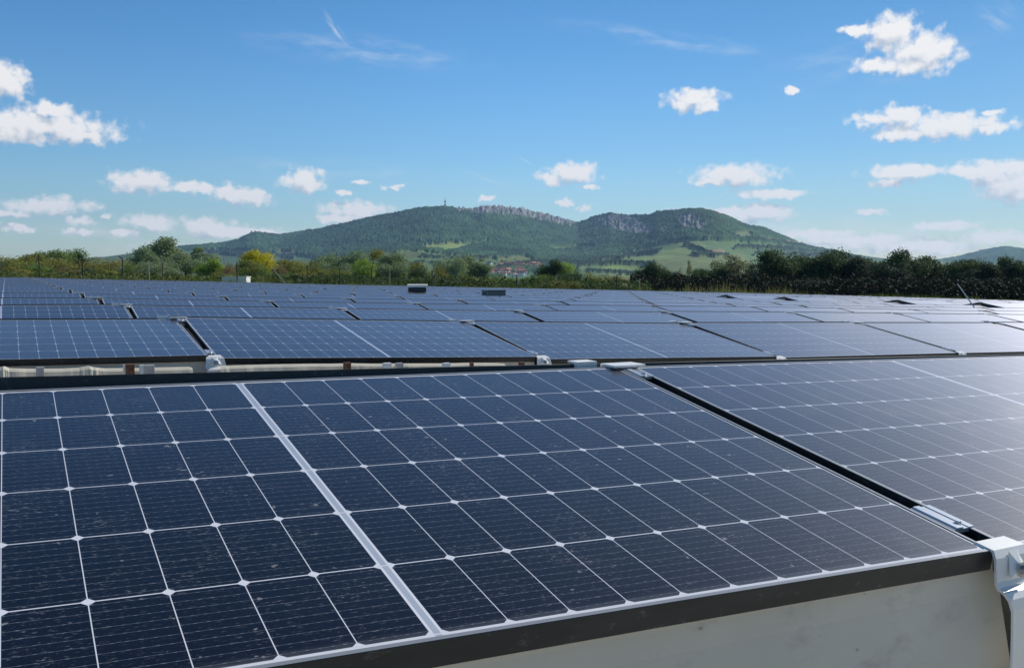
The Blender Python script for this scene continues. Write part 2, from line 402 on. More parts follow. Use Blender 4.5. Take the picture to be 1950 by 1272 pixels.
ho = link('hills', np_mesh('hills', V, q, [hm], False, cov.reshape(-1, 3))); tag(ho, kind='structure')
def hill_point(x, y):
    """ground point of the hill behind a photo pixel"""
    a_, e_ = az_el(x, y); c = int(np.clip(np.searchsorted(az, a_), 1, NAZ-2))
    col = PYE[:NR-26, c]; k = int(np.argmax(col >= e_)) if (col >= e_).any() else int(np.argmax(col))
    return Vector((X[k, c], Y[k, c], HH[k, c])), RR[k, c]

# ------------------------------------------------------------------ solar panel materials
HX, HY, FT = 1.004, .567, .035       # half length, half width, frame depth
DX, RP, S0 = .0894, .184, .0075
def cell_mat():
    m_ = bpy.data.materials.new('solar_cells'); m_.use_nodes = True; t = NT(m_.node_tree); b = t.n['Principled BSDF']
    uvn = t.new('ShaderNodeUVMap', uv_map='UVMap'); sp = t.new('ShaderNodeSeparateXYZ'); t.l.new(uvn.outputs[0], sp.inputs[0])
    x = sp.outputs[0]; y = sp.outputs[1]
    ax = t.m('ABSOLUTE', x)
    cx = t.m('DIVIDE', t.m('SUBTRACT', ax, S0), DX); fx = t.m('MULTIPLY', t.m('FRACT', cx), DX)
    dc = t.m('MINIMUM', fx, t.m('SUBTRACT', DX, fx))
    fy = t.m('MULTIPLY', t.m('FRACT', t.m('ADD', t.m('DIVIDE', y, RP), 10.0)), RP); dr = t.m('MINIMUM', fy, t.m('SUBTRACT', RP, fy))
    def sm(v, lo, hi): return t.ramp(v, lo, hi, 1.0, 0.0)
    col = sm(dc, .0004, .0009); row = sm(dr, .0009, .0014); cham = sm(t.m('ADD', dc, dr), .0086, .0094)
    out = t.m('MAXIMUM', t.m('MAXIMUM', t.m('LESS_THAN', y, 0.0), t.m('GREATER_THAN', y, 6*RP)), t.m('GREATER_THAN', ax, S0+11*DX))
    strip = t.m('LESS_THAN', ax, S0)
    white = t.m('MAXIMUM', t.m('MAXIMUM', col, row), t.m('MAXIMUM', cham, t.m('MAXIMUM', out, strip)))
    core = t.m('MULTIPLY', sm(ax, .0040, .0048), t.m('SUBTRACT', 1.0, t.m('MAXIMUM', row, 0.0)))
    # bus wires, ten to a cell, with solder pads
    by = t.m('FRACT', t.m('ADD', t.m('DIVIDE', fy, RP/10.0), 0.0)); db = t.m('ABSOLUTE', t.m('SUBTRACT', by, .5))
    pads = t.m('GREATER_THAN', t.m('FRACT', t.m('MULTIPLY', fx, 1/.0149)), .72)
    bw = t.m('ADD', .018, t.m('MULTIPLY', pads, .010))
    bus = t.m('LESS_THAN', db, bw)
    vec = t.new('ShaderNodeCombineXYZ'); oi = t.new('ShaderNodeObjectInfo')
    t.l.new(x, vec.inputs[0]); t.l.new(y, vec.inputs[1]); t.l.new(t.m('MULTIPLY', oi.outputs['Random'], 37.0), vec.inputs[2])
    streaky = t.v('MULTIPLY', vec.outputs[0], (105, 330, 1))
    dust1 = t.ramp(t.noise(streaky, 1.0, 3, .6), .585, .70)
    dust2 = t.ramp(t.noise(vec.outputs[0], 9, 5, .65), .45, .75)
    spots = t.ramp(t.noise(vec.outputs[0], 48, 2, .5), .715, .765)
    cellid = t.new('ShaderNodeCombineXYZ'); t.l.new(t.m('FLOOR', t.m('DIVIDE', x, DX)), cellid.inputs[0]); t.l.new(t.m('FLOOR', t.m('DIVIDE', y, RP)), cellid.inputs[1])
    wn = t.new('ShaderNodeTexWhiteNoise', noise_dimensions='2D'); t.l.new(cellid.outputs[0], wn.inputs[0])
    cell = t.mixc(wn.outputs[0], (.0012, .0028, .008, 1), (.0024, .0045, .012, 1))
    cell = t.mixc(t.m('MULTIPLY', bus, t.m('ADD', .32, t.m('MULTIPLY', pads, .16))), cell, (.36, .41, .48, 1))
    c = t.mixc(t.m('MULTIPLY', white, .96), cell, (.78, .80, .85, 1))
    c = t.mixc(t.m('MULTIPLY', core, .75), c, (.30, .36, .45, 1))
    dmask = t.m('ADD', t.m('MULTIPLY', t.m('MULTIPLY', dust1, t.m('ADD', .30, t.m('MULTIPLY', dust2, 1.3))), .40), t.m('ADD', t.m('MULTIPLY', dust2, .004), t.m('MULTIPLY', spots, .45)))
    edge = t.m('MULTIPLY', t.ramp(y, 6*RP-.02, 6*RP+.02), t.m('MULTIPLY', t.noise(streaky, .6, 3, .6), .6))
    dmask = t.m('MAXIMUM', dmask, edge)
    c = t.mixc(dmask, c, (.42, .42, .42, 1))
    t.l.new(c, b.inputs['Base Color'])
    b.inputs['Roughness'].default_value = .42; b.inputs['Specular IOR Level'].default_value = .12
    bp = t.new('ShaderNodeBump'); bp.inputs['Strength'].default_value = .10; bp.inputs['Distance'].default_value = .002
    t.l.new(t.noise(t.v('MULTIPLY', vec.outputs[0], (60, 170, 1)), 1.0, 2, .5), bp.inputs['Height'])
    fr = t.new('ShaderNodeFresnel'); fr.inputs['IOR'].default_value = 1.265
    g1 = t.new('ShaderNodeBsdfGlossy'); g1.inputs['Color'].default_value = (.97, .92, .95, 1); t.l.new(t.m('ADD', .15, t.m('MULTIPLY', dust2, .12)), g1.inputs['Roughness']); t.l.new(bp.outputs[0], g1.inputs['Normal'])
    g2 = t.new('ShaderNodeBsdfGlossy'); g2.inputs['Color'].default_value = (1, .93, .92, 1); g2.inputs['Roughness'].default_value = .41
    ma = t.new('ShaderNodeMixShader'); t.l.new(fr.outputs[0], ma.inputs[0]); t.l.new(b.outputs[0], ma.inputs[1]); t.l.new(g1.outputs[0], ma.inputs[2])
    mb = t.new('ShaderNodeMixShader'); t.l.new(t.m('ADD', t.m('MULTIPLY', fr.outputs[0], .14), t.m('MULTIPLY', t.m('MULTIPLY', fr.outputs[0], fr.outputs[0]), 2.0), None, True), mb.inputs[0]); t.l.new(ma.outputs[0], mb.inputs[1]); t.l.new(g2.outputs[0], mb.inputs[2])
    t.l.new(mb.outputs[0], t.n['Material Output'].inputs[0])
    return m_
M_CELL = cell_mat()
def frame_mat():
    m_ = bpy.data.materials.new('black_anodised_frame'); m_.use_nodes = True; t = NT(m_.node_tree); b = t.n['Principled BSDF']
    tcx = t.new('ShaderNodeTexCoord'); o = tcx.outputs['Object']
    d = t.ramp(t.noise(t.v('MULTIPLY', o, (30, 30, 60)), 1, 5, .7), .56, .74)
    d2 = t.ramp(t.noise(t.v('MULTIPLY', o, (5, 5, 20)), 1, 4, .6), .35, .7)
    # upward faces of the frame lip: dust plus a pale sky reflection painted in
    g = t.new('ShaderNodeNewGeometry'); sp = t.new('ShaderNodeSeparateXYZ'); t.l.new(g.outputs['True Normal'], sp.inputs[0])
    up = t.ramp(sp.outputs[2], .6, .9)
    k = t.m('ADD', t.m('MULTIPLY', d, .22), t.m('ADD', t.m('MULTIPLY', d2, .03), t.m('MULTIPLY', up, .62)))
    t.l.new(t.mixc(k, (.020, .024, .028, 1), (.45, .47, .50, 1)), b.inputs['Base Color'])
    b.inputs['Metallic'].default_value = .25; b.inputs['Roughness'].default_value = .38
    return m_
M_FRAME = frame_mat()
M_BACK = mat('panel_backsheet', (.55, .56, .57), .6)
M_ALU = mat('galvanised_sheet', (.90, .885, .85), .42, .05, noise=(9, .05))
M_CLAMP = mat('mill_aluminium', (.62, .65, .70), .36, .55)
M_RAIL = mat('dark_rail', (.055, .057, .06), .5, .4)
M_RAILLIP = mat('rail_lip', (.30, .32, .34), .45, .4)
M_BOLT = mat('zinc_bolt', (.50, .49, .47), .38, .8)
M_CONC = mat('concrete_block', (.36, .35, .33), .95, noise=(14, .25))

def warp(x, y, amt):
    Yp = .552-y
    return amt*(.0013*x*x+.0063*(Yp-.55)**2+.0185*x*(Yp-.55))      # sag / twist of a clamped glass sheet
def panel_parts(amt, nx=16, ny=6):
    """returns frame mesh, glass mesh, backsheet mesh"""
    lip, dz = .008, .0016
    fr = MB()
    def strip(pa, pb, n, inner):
        # pa,pb outer corners (x,y), inner inset vector; profile: outer wall, lip top, lip inner drop
        for k in range(n):
            t0, t1 = k/n, (k+1)/n
            pts = []
            for tt in (t0, t1):
                ox = pa[0]+(pb[0]-pa[0])*tt; oy = pa[1]+(pb[1]-pa[1])*tt
                pix, piy = inner(tt)
                z0 = warp(ox, oy, amt); zi = warp(pix, piy, amt)
                bx, by = ox*.0008, oy*.0012
                pts.append([(ox, oy, z0-FT), (ox, oy, z0-.0012), (ox-bx, oy-by, z0), (pix, piy, zi), (pix, piy, zi-dz-.0015), (ox+(pix-ox)*2.6, oy+(piy-oy)*2.6, z0-FT), (ox+(pix-ox)*2.6, oy+(piy-oy)*2.6, z0-FT+.002)])
            A, B = pts
            fr.poly([A[0], B[0], B[1], A[1]]); fr.poly([A[1], B[1], B[2], A[2]]); fr.poly([A[2], B[2], B[3], A[3]]); fr.poly([A[3], B[3], B[4], A[4]])
            fr.poly([A[5], B[5], B[0], A[0]]); fr.poly([A[6], B[6], B[5], A[5]][::-1])
    c = [(-HX, -HY), (HX, -HY), (HX, HY), (-HX, HY)]; ci = [(-HX+lip, -HY+lip), (HX-lip, -HY+lip), (HX-lip, HY-lip), (-HX+lip, HY-lip)]
    for k, n in zip(range(4), (nx, ny, nx, ny)):
        a_, b_ = c[k], c[(k+1) % 4]; ai, bi = ci[k], ci[(k+1) % 4]
        strip(a_, b_, n, lambda tt, ai=ai, bi=bi: (ai[0]+(bi[0]-ai[0])*tt, ai[1]+(bi[1]-ai[1])*tt))
    gl = MB(); bk = MB(); x0, x1, y0, y1 = -HX+lip, HX-lip, -HY+lip, HY-lip
    for a_ in range(nx):
        for b_ in range(ny):
            xs = [x0+(x1-x0)*a_/nx, x0+(x1-x0)*(a_+1)/nx]; ys = [y0+(y1-y0)*b_/ny, y0+(y1-y0)*(b_+1)/ny]
            Q = [(xs[0], ys[0]), (xs[1], ys[0]), (xs[1], ys[1]), (xs[0], ys[1])]
            gl.poly([(x, y, warp(x, y, amt)-dz) for x, y in Q], 0, [(x, .552-y) for x, y in Q])
            bk.poly([(x, y, warp(x, y, amt)-dz-.006) for x, y in reversed(Q)], 0)
    fm = bm_clean(fr.mesh('panel_frame', [M_FRAME])); gm = gl.mesh('cell_face', [M_CELL], uv=True, smooth=True)
    bmh = bk.mesh('backsheet', [M_BACK])
    return fm, gm, bmh
FRM_A, GLS_A, BCK_A = panel_parts(-1.0)
FRM, GLS, BCK = panel_parts(0.0, 1, 1)
def lite_panel():
    m_ = MB(); lip = .008
    m_.box(-HX, HX, -HY, HY, -FT, -.0016, 1)
    x0, x1, y0, y1 = -HX+lip, HX-lip, -HY+lip, HY-lip
    O = [(-HX, -HY), (HX, -HY), (HX, HY), (-HX, HY)]; I = [(x0, y0), (x1, y0), (x1, y1), (x0, y1)]
    for k in range(4):
        j = (k+1) % 4; m_.poly([(*O[k], 0), (*O[j], 0), (*I[j], 0), (*I[k], 0)], 1)
        m_.poly([(*O[k], -.0016), (*O[j], -.0016), (*O[j], 0), (*O[k], 0)], 1)
    m_.poly([(x, y, -.0005) for x, y in I], 0, [(x, .552-y) for x, y in I])
    return m_
LITE_MB = lite_panel(); LITE = LITE_MB.mesh('solar_panel', [M_CELL, M_FRAME], uv=True)

# ------------------------------------------------------------------ mount between two panels
TAU = rad(9.7); CT, ST = math.cos(TAU), math.sin(TAU)
LOWY, GH = 2*HY*CT, .47
def slope_pt(sx, s, z):   # along-row offset, distance down the front slope from the ridge, height above the glass
    return (sx, -s*CT-z*ST*0, -s*ST+z)
MT_L = Matrix.Translation((0, 0, 0)) @ Matrix.Rotation(TAU, 4, 'X')
MT_B = Matrix.Translation((0, .05, .006)) @ Matrix.Rotation(-TAU, 4, 'X')
def m_rail(full=True):
    r_ = MB(); L = 2*HY
    r_.box(-.022, .022, -L+.02, -.01, -.075, -.040, 0, MT_L); r_.box(-.018, -.006, -L+.01, -.005, -.040, -.014, 1, MT_L)
    r_.box(-.022, .022, .06, L+.03, -.080, -.042, 0, MT_B)
    return bm_clean(r_.mesh('rail', [M_RAIL, M_RAILLIP]))
def m_clamp():
    r_ = MB(); r_.box(-.0255, .0255, -.047, .047, -.004, .0035, 0); r_.box(-.019, -.003, -.047, .047, .0035, .0065, 0); r_.box(.012, .0255, -.047, .047, .0035, .005, 0)
    r_.tube((.004, -.03, .003), (.004, -.03, .011), .006, .006, 6)
    return bm_clean(r_.mesh('mid_clamp', [M_CLAMP]))
def m_foot():
    r_ = MB()
    # folded sheet: lug over the panel corners, sloping face with the bolt, rounded shoulder, tall web down to the ground
    prof = [(-.024, .052, -HY*2+.030, .0055), (-.026, .056, -HY*2-.006, .0065), (-.030, .066, -HY*2-.016, -.004), (-.034, .074, -HY*2-.028, -.040), (-.034, .076, -HY*2-.034, -.047)]
    pts = [(x0-.012, x1-.012, *( (MT_L @ Vector((0, y, z)))[1:] )) for x0, x1, y, z in prof]
    y5, z5 = pts[-1][2], pts[-1][3]
    pts += [(l_-.012, r__-.012, a__, b__) for l_, r__, a__, b__ in [(-.034, .078, y5-.012, z5-.005), (-.032, .080, y5-.019, z5-.014), (-.029, .082, y5-.023, z5-.030), (-.028, .083, y5-.024, z5-.070), (-.028, .086, y5-.028, -GH-.005)]]
    th = .004
    for (l0, w0, ya, za), (l1, w1, yb, zb) in zip(pts[:-1], pts[1:]):
        r_.poly([(l0, ya, za), (l1, yb, zb), (w1, yb, zb), (w0, ya, za)])
        r_.poly([(w0, ya+th, za-th), (w1, yb+th, zb-th), (l1, yb+th, zb-th), (l0, ya+th, za-th)])
        r_.poly([(w0, ya, za), (w1, yb, zb), (w1, yb+th, zb-th), (w0, ya+th, za-th)])
        r_.poly([(l0, ya+th, za-th), (l1, yb+th, zb-th), (l1, yb, zb), (l0, ya, za)])
    # raised rib behind the bolt
    a = MT_L @ Vector((-.008, -HY*2-.012, .004)); b = MT_L @ Vector((.018, -HY*2-.010, .004)); c = MT_L @ Vector((.040, -HY*2-.030, -.036)); d = MT_L @ Vector((-.022, -HY*2-.034, -.034)); e = MT_L @ Vector((.008, -HY*2-.030, -.018))
    for tri in ((a, d, e), (b, a, e), (c, b, e), (d, c, e)): r_.poly([tuple(q_) for q_ in tri])
    return r_.mesh('foot_bracket', [M_ALU], smooth=False)
def m_bolt():
    r_ = MB(); c = MT_L @ Vector((.008, -HY*2-.034, -.022)); d = (MT_L.to_3x3() @ Vector((0, -.93, .36))).normalized()
    r_.tube(c-d*.002, c+d*.002, .013, .013, 20); r_.tube(c+d*.002, c+d*.009, .0085, .008, 6); r_.tube(c+d*.009, c+d*.015, .0045, .004, 12)
    return bm_clean(r_.mesh('bolt', [M_BOLT]))
def m_leg(y0, z0):
    r_ = MB(); r_.box(-.035, .035, y0-.003, y0+.003, -GH-.02, z0); r_.box(-.038, -.035, y0-.02, y0+.02, -GH-.02, z0); r_.box(.035, .038, y0-.02, y0+.02, -GH-.02, z0)
    return bm_clean(r_.mesh('leg', [M_ALU]))
def m_ridge():
    r_ = MB(); r_.box(-.055, .045, -.035, .030, .0045, .010); r_.box(-.055, .045, .030, .033, -.03, .010)
    return bm_clean(r_.mesh('ridge_plate', [M_ALU]))
def m_ridge2():
    r_ = MB(); r_.box(-.128, -.066, .034, .052, -.018, .016); r_.box(-.128, -.066, .052, .085, .011, .016)
    return bm_clean(r_.mesh('ridge_clip', [M_ALU]))
def m_block():
    r_ = MB(); r_.box(-.10, .10, -.10, .10, -GH-.03, -GH+.06)
    return bm_clean(r_.mesh('ballast_block', [M_CONC]), bevel=.008)
ME = dict(rail=m_rail(), clamp=m_clamp(), foot=m_foot(), bolt=m_bolt(), legr=m_leg(-.03, -.045), legb=m_leg(LOWY+.05, -2*HY*ST-.03), ridge=m_ridge(), clip=m_ridge2(), block=m_block())
def lite_mount():
    m_ = MB()
    for me in ('ridge', 'clip', 'foot', 'rail'):
        M_ = ME[me]
        for p in M_.polygons: m_.poly([tuple(M_.vertices[k].co) for k in p.vertices], 0 if me != 'rail' else 1)
    return m_
LM_MB = lite_mount(); LMOUNT = LM_MB.mesh('panel_mount', [M_ALU, M_RAIL])

# ------------------------------------------------------------------ lay out the array
ORD = ['', 'first', 'second', 'third', 'fourth', 'fifth', 'sixth', 'seventh', 'eighth', 'ninth', 'tenth', 'eleventh', 'twelfth', 'thirteenth', 'fourteenth', 'fifteenth', 'sixteenth', 'seventeenth', 'eighteenth', 'nineteenth', 'twentieth',
       'twenty-first', 'twenty-second', 'twenty-third', 'twenty-fourth', 'twenty-fifth', 'twenty-sixth', 'twenty-seventh', 'twenty-eighth', 'twenty-ninth', 'thirtieth', 'thirty-first', 'thirty-second', 'thirty-third', 'thirty-fourth', 'thirty-fifth', 'thirty-sixth', 'thirty-seventh', 'thirty-eighth', 'thirty-ninth', 'fortieth', 'forty-first', 'forty-second', 'forty-third', 'forty-fourth', 'forty-fifth']
def proj(p):
    dep = p[1]*math.cos(TH)-p[2]*math.sin(TH)
    if dep < .05: return None
    return 975+F_PX*p[0]/dep, 636+F_PX*((-p[2])*math.cos(TH)-p[1]*math.sin(TH))/dep
def frame_matrix(pl, pr, upslope_sign=1, jit=0.0):
    """pl, pr: left and right ends of the top edge; returns matrix with origin at the panel centre"""
    ax = (pr-pl).normalized(); t_ = TAU+jit
    up = (NV_*math.cos(t_)*upslope_sign+Vector((0, 0, 1))*math.sin(t_)).normalized()
    up = (up-ax*up.dot(ax)).normalized(); nz_ = ax.cross(up)
    if nz_.z < 0: ax = -ax; nz_ = ax.cross(up)
    c = (pl+pr)/2-up*HY
    return Matrix(((ax.x, up.x, nz_.x, c.x), (ax.y, up.y, nz_.y, c.y), (ax.z, up.z, nz_.z, c.z), (0, 0, 0, 1)))
def add_panel(M_, detail, label, group, name='solar_panel', a=False):
    if detail:
        e = empty(name, mw=M_)
        link('frame', FRM_A if a else FRM, e); link('cell_face', GLS_A if a else GLS, e); link('backsheet', BCK_A if a else BCK, e)
    else: e = link(name, LITE, mw=M_)
    return tag(e, label, 'solar panel', group)
def add_mount(M_, level, label):
    if level == 0:
        e = empty('panel_mount', mw=M_)
        link('rail', ME['rail'], e); link('leg', ME['legr'], e); link('leg', ME['legb'], e); link('ridge_plate', ME['ridge'], e); link('ridge_clip', ME['clip'], e)
        f_ = link('foot_bracket', ME['foot'], e); link('bolt', ME['bolt'], f_)
        for s in (.055, 2*HY-.125):
            c = link('mid_clamp', ME['clamp'], e); c.matrix_local = Matrix.Rotation(TAU, 4, 'X') @ Matrix.Translation((0.0, -s, 0))
        link('ballast_block', ME['block'], e)
    else: e = link('panel_mount', LMOUNT, mw=M_)
    return tag(e, label, 'mount', 'metal mounts holding up the solar panels')
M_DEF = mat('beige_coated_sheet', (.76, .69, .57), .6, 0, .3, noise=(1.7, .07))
def stain(m_):
    t = NT(m_.node_tree); b = t.n['Principled BSDF']; src = b.inputs['Base Color'].links[0].from_socket
    o = t.new('ShaderNodeTexCoord').outputs['Object']
    sp = t.ramp(t.noise(t.v('MULTIPLY', o, (30, 30, 45)), 1, 2, .5), .70, .76); sm = t.ramp(t.noise(t.v('MULTIPLY', o, (7, 7, 14)), 1, 5, .7), .52, .8)
    c = t.mixc(t.m('MULTIPLY', sp, .55), src, (.20, .15, .11, 1)); c = t.mixc(t.m('MULTIPLY', sm, .6), c, (.42, .35, .33, 1)); t.l.new(c, b.inputs['Base Color'])
stain(M_DEF)
def deflector(pl, pr, label, gz_):
    # pl, pr: ends of the low frame edge (bottom of the frame); sheet hangs to the ground
    m_ = MB(); out = -NV_; th = .0015
    top = Vector((0, 0, .012)); c_ = .028
    d = (pr-pl).normalized(); o = (pl+pr)/2
    P_ = [pl+d*.002+top+NV_*.012, pl+d*.002-Vector((0, 0, .010))+NV_*.012, pl-d*.012-Vector((0, 0, .045))+NV_*.008, pl-d*.014+Vector((0, 0, gz_-pl.z-.02))+out*.035,
          pr+d*.014+Vector((0, 0, gz_-pr.z-.02))+out*.035, pr+d*.012-Vector((0, 0, .045))+NV_*.008, pr-d*.002-Vector((0, 0, .010))+NV_*.012, pr-d*.002+top+NV_*.012]
    fr = [tuple(p-o) for p in P_]; bk = [tuple(p-o+NV_*th) for p in P_]
    m_.poly([fr[1], fr[2], fr[5], fr[6]]); m_.poly([fr[0], fr[1], fr[6], fr[7]]); m_.poly([fr[2], fr[3], fr[4], fr[5]])
    m_.poly([bk[6], bk[5], bk[2], bk[1]]); m_.poly([bk[5], bk[4], bk[3], bk[2]]); m_.poly([bk[7], bk[6], bk[1], bk[0]])
    for k in range(8): j_ = (k+1) % 8; m_.poly([fr[k], bk[k], bk[j_], fr[j_]])
    return tag(link('wind_deflector', m_.mesh('wind_deflector', [M_DEF]), loc=o), label, 'metal sheet', 'beige sheets below the low edge of the panels')
PITCH = 2.055; U0 = .98
rows = [6.40+2.985*k for k in range(19)]
RAISED = {}      # (row index, column) lifted domes
def img_col(x, n):   # along-row position behind photo column x at row distance n
    return n*math.tan(math.atan((x-975)/F_PX)+PSI)
END_SHADE = {}  # added dark plates standing in for the frame end and the shade beneath
for sg in (-1, 1):
    _e = MB(); _e.box(sg*(HX+.0035)-.0025, sg*(HX+.0035)+.0025, -HY, HY, -.12, -.001); END_SHADE[sg] = _e.mesh('end_shade', [M_RAIL])
_lx = [-200, 0, 385, 640, 1010, 1300, 1480, 1660, 1840, 1950, 2300]; _ly = [690, 686.5, 680.5, 680.5, 680.5, 681.5, 681.5, 677, 671.5, 669, 663]
def low2(u, n):
    x = 975+F_PX*math.tan(math.atan(u/n)-PSI); y = float(np.interp(x, _lx, _ly))
    a = (x-975)/F_PX; b_ = (y-636)/F_PX; d = Vector((a, math.cos(TH)-b_*math.sin(TH), -(b_*math.cos(TH)+math.sin(TH))))
    return d.z*n/d.dot(NV_)
STUFF = MB(); N_IND = 0; N_MNT = 0; SM = MB()
def bake(dst, src, M_):
    for f_, mi, uv in zip(src.f, src.m, src.uv):
        b0 = len(dst.v); dst.v += [tuple(M_ @ Vector(src.v[k])) for k in f_]; dst.f.append(list(range(b0, b0+len(f_)))); dst.m.append(mi); dst.uv.append(uv)

# front row, posed from the photograph
XA = Vector((.88207, .47057, -.02281)).normalized(); YA = -Vector((.46063, -.87158, -.16783)); ZA = Vector((.09885, -.13753, .98555)).normalized()
YA = (YA-ZA*YA.dot(ZA)).normalized(); XA = YA.cross(ZA)
T0 = Vector((-.5955, 2.0540, -.2340))
def rowA(k, dz=0.0, roll=0.0, du=0.0):
    c = T0+XA*(k*PITCH+du)-YA*.552+ZA*dz
    Mx = Matrix(((XA.x, YA.x, ZA.x, c.x), (XA.y, YA.y, ZA.y, c.y), (XA.z, YA.z, ZA.z, c.z), (0, 0, 0, 1)))
    return Mx @ Matrix.Rotation(roll, 4, 'Y')
FG = 'blue solar panels facing the photographer'
add_panel(rowA(0), True, 'nearest large dark blue solar panel with a wide white centre strip, filling the foreground', FG, a=True)
MB1 = rowA(1, 0, 0.0, -.005) @ Matrix.Translation((0, .567, .007)) @ Matrix.Rotation(rad(1.06), 4, 'X') @ Matrix.Translation((0, -.567, 0))
add_panel(MB1, True, 'glaring blue solar panel at the right of the foreground, beside the white bolted bracket', FG)
for k in (0, 1):
    Mx = rowA(0) if k == 0 else MB1; pl = Mx @ Vector((-HX+(.012 if k == 0 else .045), -HY, -FT)); pr = Mx @ Vector((HX+(.024 if k == 0 else .004), -HY, -FT-(.008 if k == 0 else 0)))
    deflector(pl, pr, ['beige sheet hanging below the nearest panel, at the bottom of the photo', 'beige sheet below the right foreground panel, right of the bolted bracket'][k], -.73 if k == 0 else -.80)
for k, (ha, hb) in {0: (.016, .0115), 1: (.011, .007)}.items():
    pl = T0+XA*((k-.5)*PITCH-.10+.03)+YA*.015; pr = T0+XA*((k+.5)*PITCH-.10-.025)+YA*.015
    off = NV_*.052
    pl = pl+off+Vector((0, 0, ha)); pr = pr+off+Vector((0, 0, hb))
    add_panel(frame_matrix(pl, pr, -1), True, ['black framed panel behind the nearest panel, sloping away, only its black top edge showing',
              'black framed panel behind the right foreground panel, only its thin black top edge showing'][k], 'panels sloping away behind each ridge')
for k in (0,):
    c = T0+XA*((k+.5)*PITCH)+YA*.015
    hx = Vector((XA.x, XA.y, 0)).normalized()
    Mx = Matrix(((XA.x, NV_.x, 0, c.x), (XA.y, NV_.y, 0, c.y), (XA.z, 0, 1, c.z), (0, 0, 0, 1)))
    Mx = Matrix(((hx.x, -hx.y, 0, c.x), (hx.y, hx.x, 0, c.y), (0, 0, 1, c.z), (0, 0, 0, 1)))
    Mx = Mx @ Matrix.Translation((0, 0, .004)) @ Matrix.Rotation(rad(1.0), 4, 'X')
    add_mount(Mx, 0, 'large white metal bracket with a bolt and clamps at the nearest gap between panels')

raised_at = [(1428, 7, 3), (1570, 6, 2), (1742, 5, 1), (1960, 4, 0)]     # photo column, row number, -
for x, r_, _ in raised_at:
    n = rows[r_]; uc = img_col(x-18, n-1.1); RAISED[(r_, int(round((uc-U0)/PITCH)))] = .085
plan = []
for ri, n in enumerate(rows):
    cols = []
    for c in range(-2, 40):
        ua = U0+c*PITCH; ub = ua+PITCH
        if ub > FIELD_U: break
        pts = [proj(P3(q_, n-s_q, float(ridge_h(q_, n))-.1)) for q_ in (ua, ub) for s_q in (0, LOWY)]
        pts = [p for p in pts if p]
        if not pts or max(p[0] for p in pts) < 2 or min(p[0] for p in pts) > 1948: continue
        cols.append(c)
    plan.append((ri, n, cols))
jr = random.Random(5)
for ri, n, cols in plan:
    for k, c in enumerate(cols):
        ua = U0+c*PITCH+.028; ub = ua+PITCH-.056
        ja, jb = (jr.random()-.5)*.010, (jr.random()-.5)*.010
        lift = RAISED.get((ri, c), 0)
        pl = P3(ua, n, float(ridge_h(ua, n))+ja+lift); pr = P3(ub, n, float(ridge_h(ub, n))+jb+lift)
        tj = (jr.random()-.5)*.006
        if ri == 0:      # the second row hangs a little unevenly: its low edge is surveyed on its own
            hl = [low2(q_, n-LOWY) for q_ in (ua, ub)]; tj = math.asin(((pl.z+pr.z)/2-sum(hl)/2)/(2*HY))-TAU
            dz_ = ((hl[1]-hl[0])-(pr.z-pl.z))*.35; pl.z -= dz_/2; pr.z += dz_/2
        Mx = frame_matrix(pl, pr, 1, tj)
        rown = ORD[ri+2]; place = 'leftmost' if k == 0 else ('rightmost' if k == len(cols)-1 else ORD[k+1]+' from left')
        lab = f'blue solar panel facing the camera in the {rown} row back, {place} in view'
        if lift: lab = f'blue solar panel lifted above its neighbours in the {rown} row back, {place}'
        if N_IND < 268:
            pn = add_panel(Mx, ri < 4, lab, FG); N_IND += 1
            if lift: link('end_shade', END_SHADE[-1], pn)
        else: bake(STUFF, LITE_MB, Mx)
        if ri < 2:
            dl = Mx @ Vector((-HX+.012, -HY, -FT)); dr_ = Mx @ Vector((HX-.012, -HY, -FT))
            deflector(dl, dr_, f'beige sheet under the low edge of the {rown} row back, {place} in view', float(ground_h(ua, n-1)))
        # panel of the far slope
        off = NV_*.05+Vector((0, 0, .006)); sh = UV_*(-.06)
        Mb = frame_matrix(pl+off+sh, pr+off+sh, -1, 0)
        if ri < 3: add_panel(Mb, False, f'black edged panel sloping away behind the {rown} row back, {place}', 'panels sloping away behind each ridge')
        elif lift: rb_ = add_panel(Mb, False, f'black edged raised panel behind the lifted panel of the {rown} row back', 'panels sloping away behind each ridge')
        else: bake(STUFF, LITE_MB, Mb)
        if lift and ri >= 3: link('end_shade', END_SHADE[1], rb_)
        # mount at the left end of this panel
        if k > 0 or c > -1:
            ug = U0+c*PITCH; pz = float(ridge_h(ug, n))
            Mm = Matrix.Translation(P3(ug, n, pz)) @ Matrix.Rotation(PSI, 4, 'Z')
            if ri == 0: Mm = Mm @ Matrix.Rotation(math.asin((pz-low2(ug, n-LOWY))/(2*HY))-TAU, 4, 'X')
            between = f'between the {ORD[k]} and {ORD[k+1]} panels' if k else 'left of the leftmost panel'
            if N_MNT < 262: add_mount(Mm, 0 if ri < 2 else 1, f'pale metal mount {between} of the {rown} row back'); N_MNT += 1
            else: bake(SM, LM_MB, Mm)
so = link('distant_solar_panels', STUFF.mesh('distant_solar_panels', [M_CELL, M_FRAME], uv=True)); tag(so, 'far rows of blue solar panels merging into a haze before the trees', 'solar panels', kind='stuff')
if SM.v:
    so = link('distant_panel_mounts', SM.mesh('distant_panel_mounts', [M_ALU, M_RAIL])); tag(so, 'tiny white mounts among the farthest rows of solar panels', 'mounts', kind='stuff')

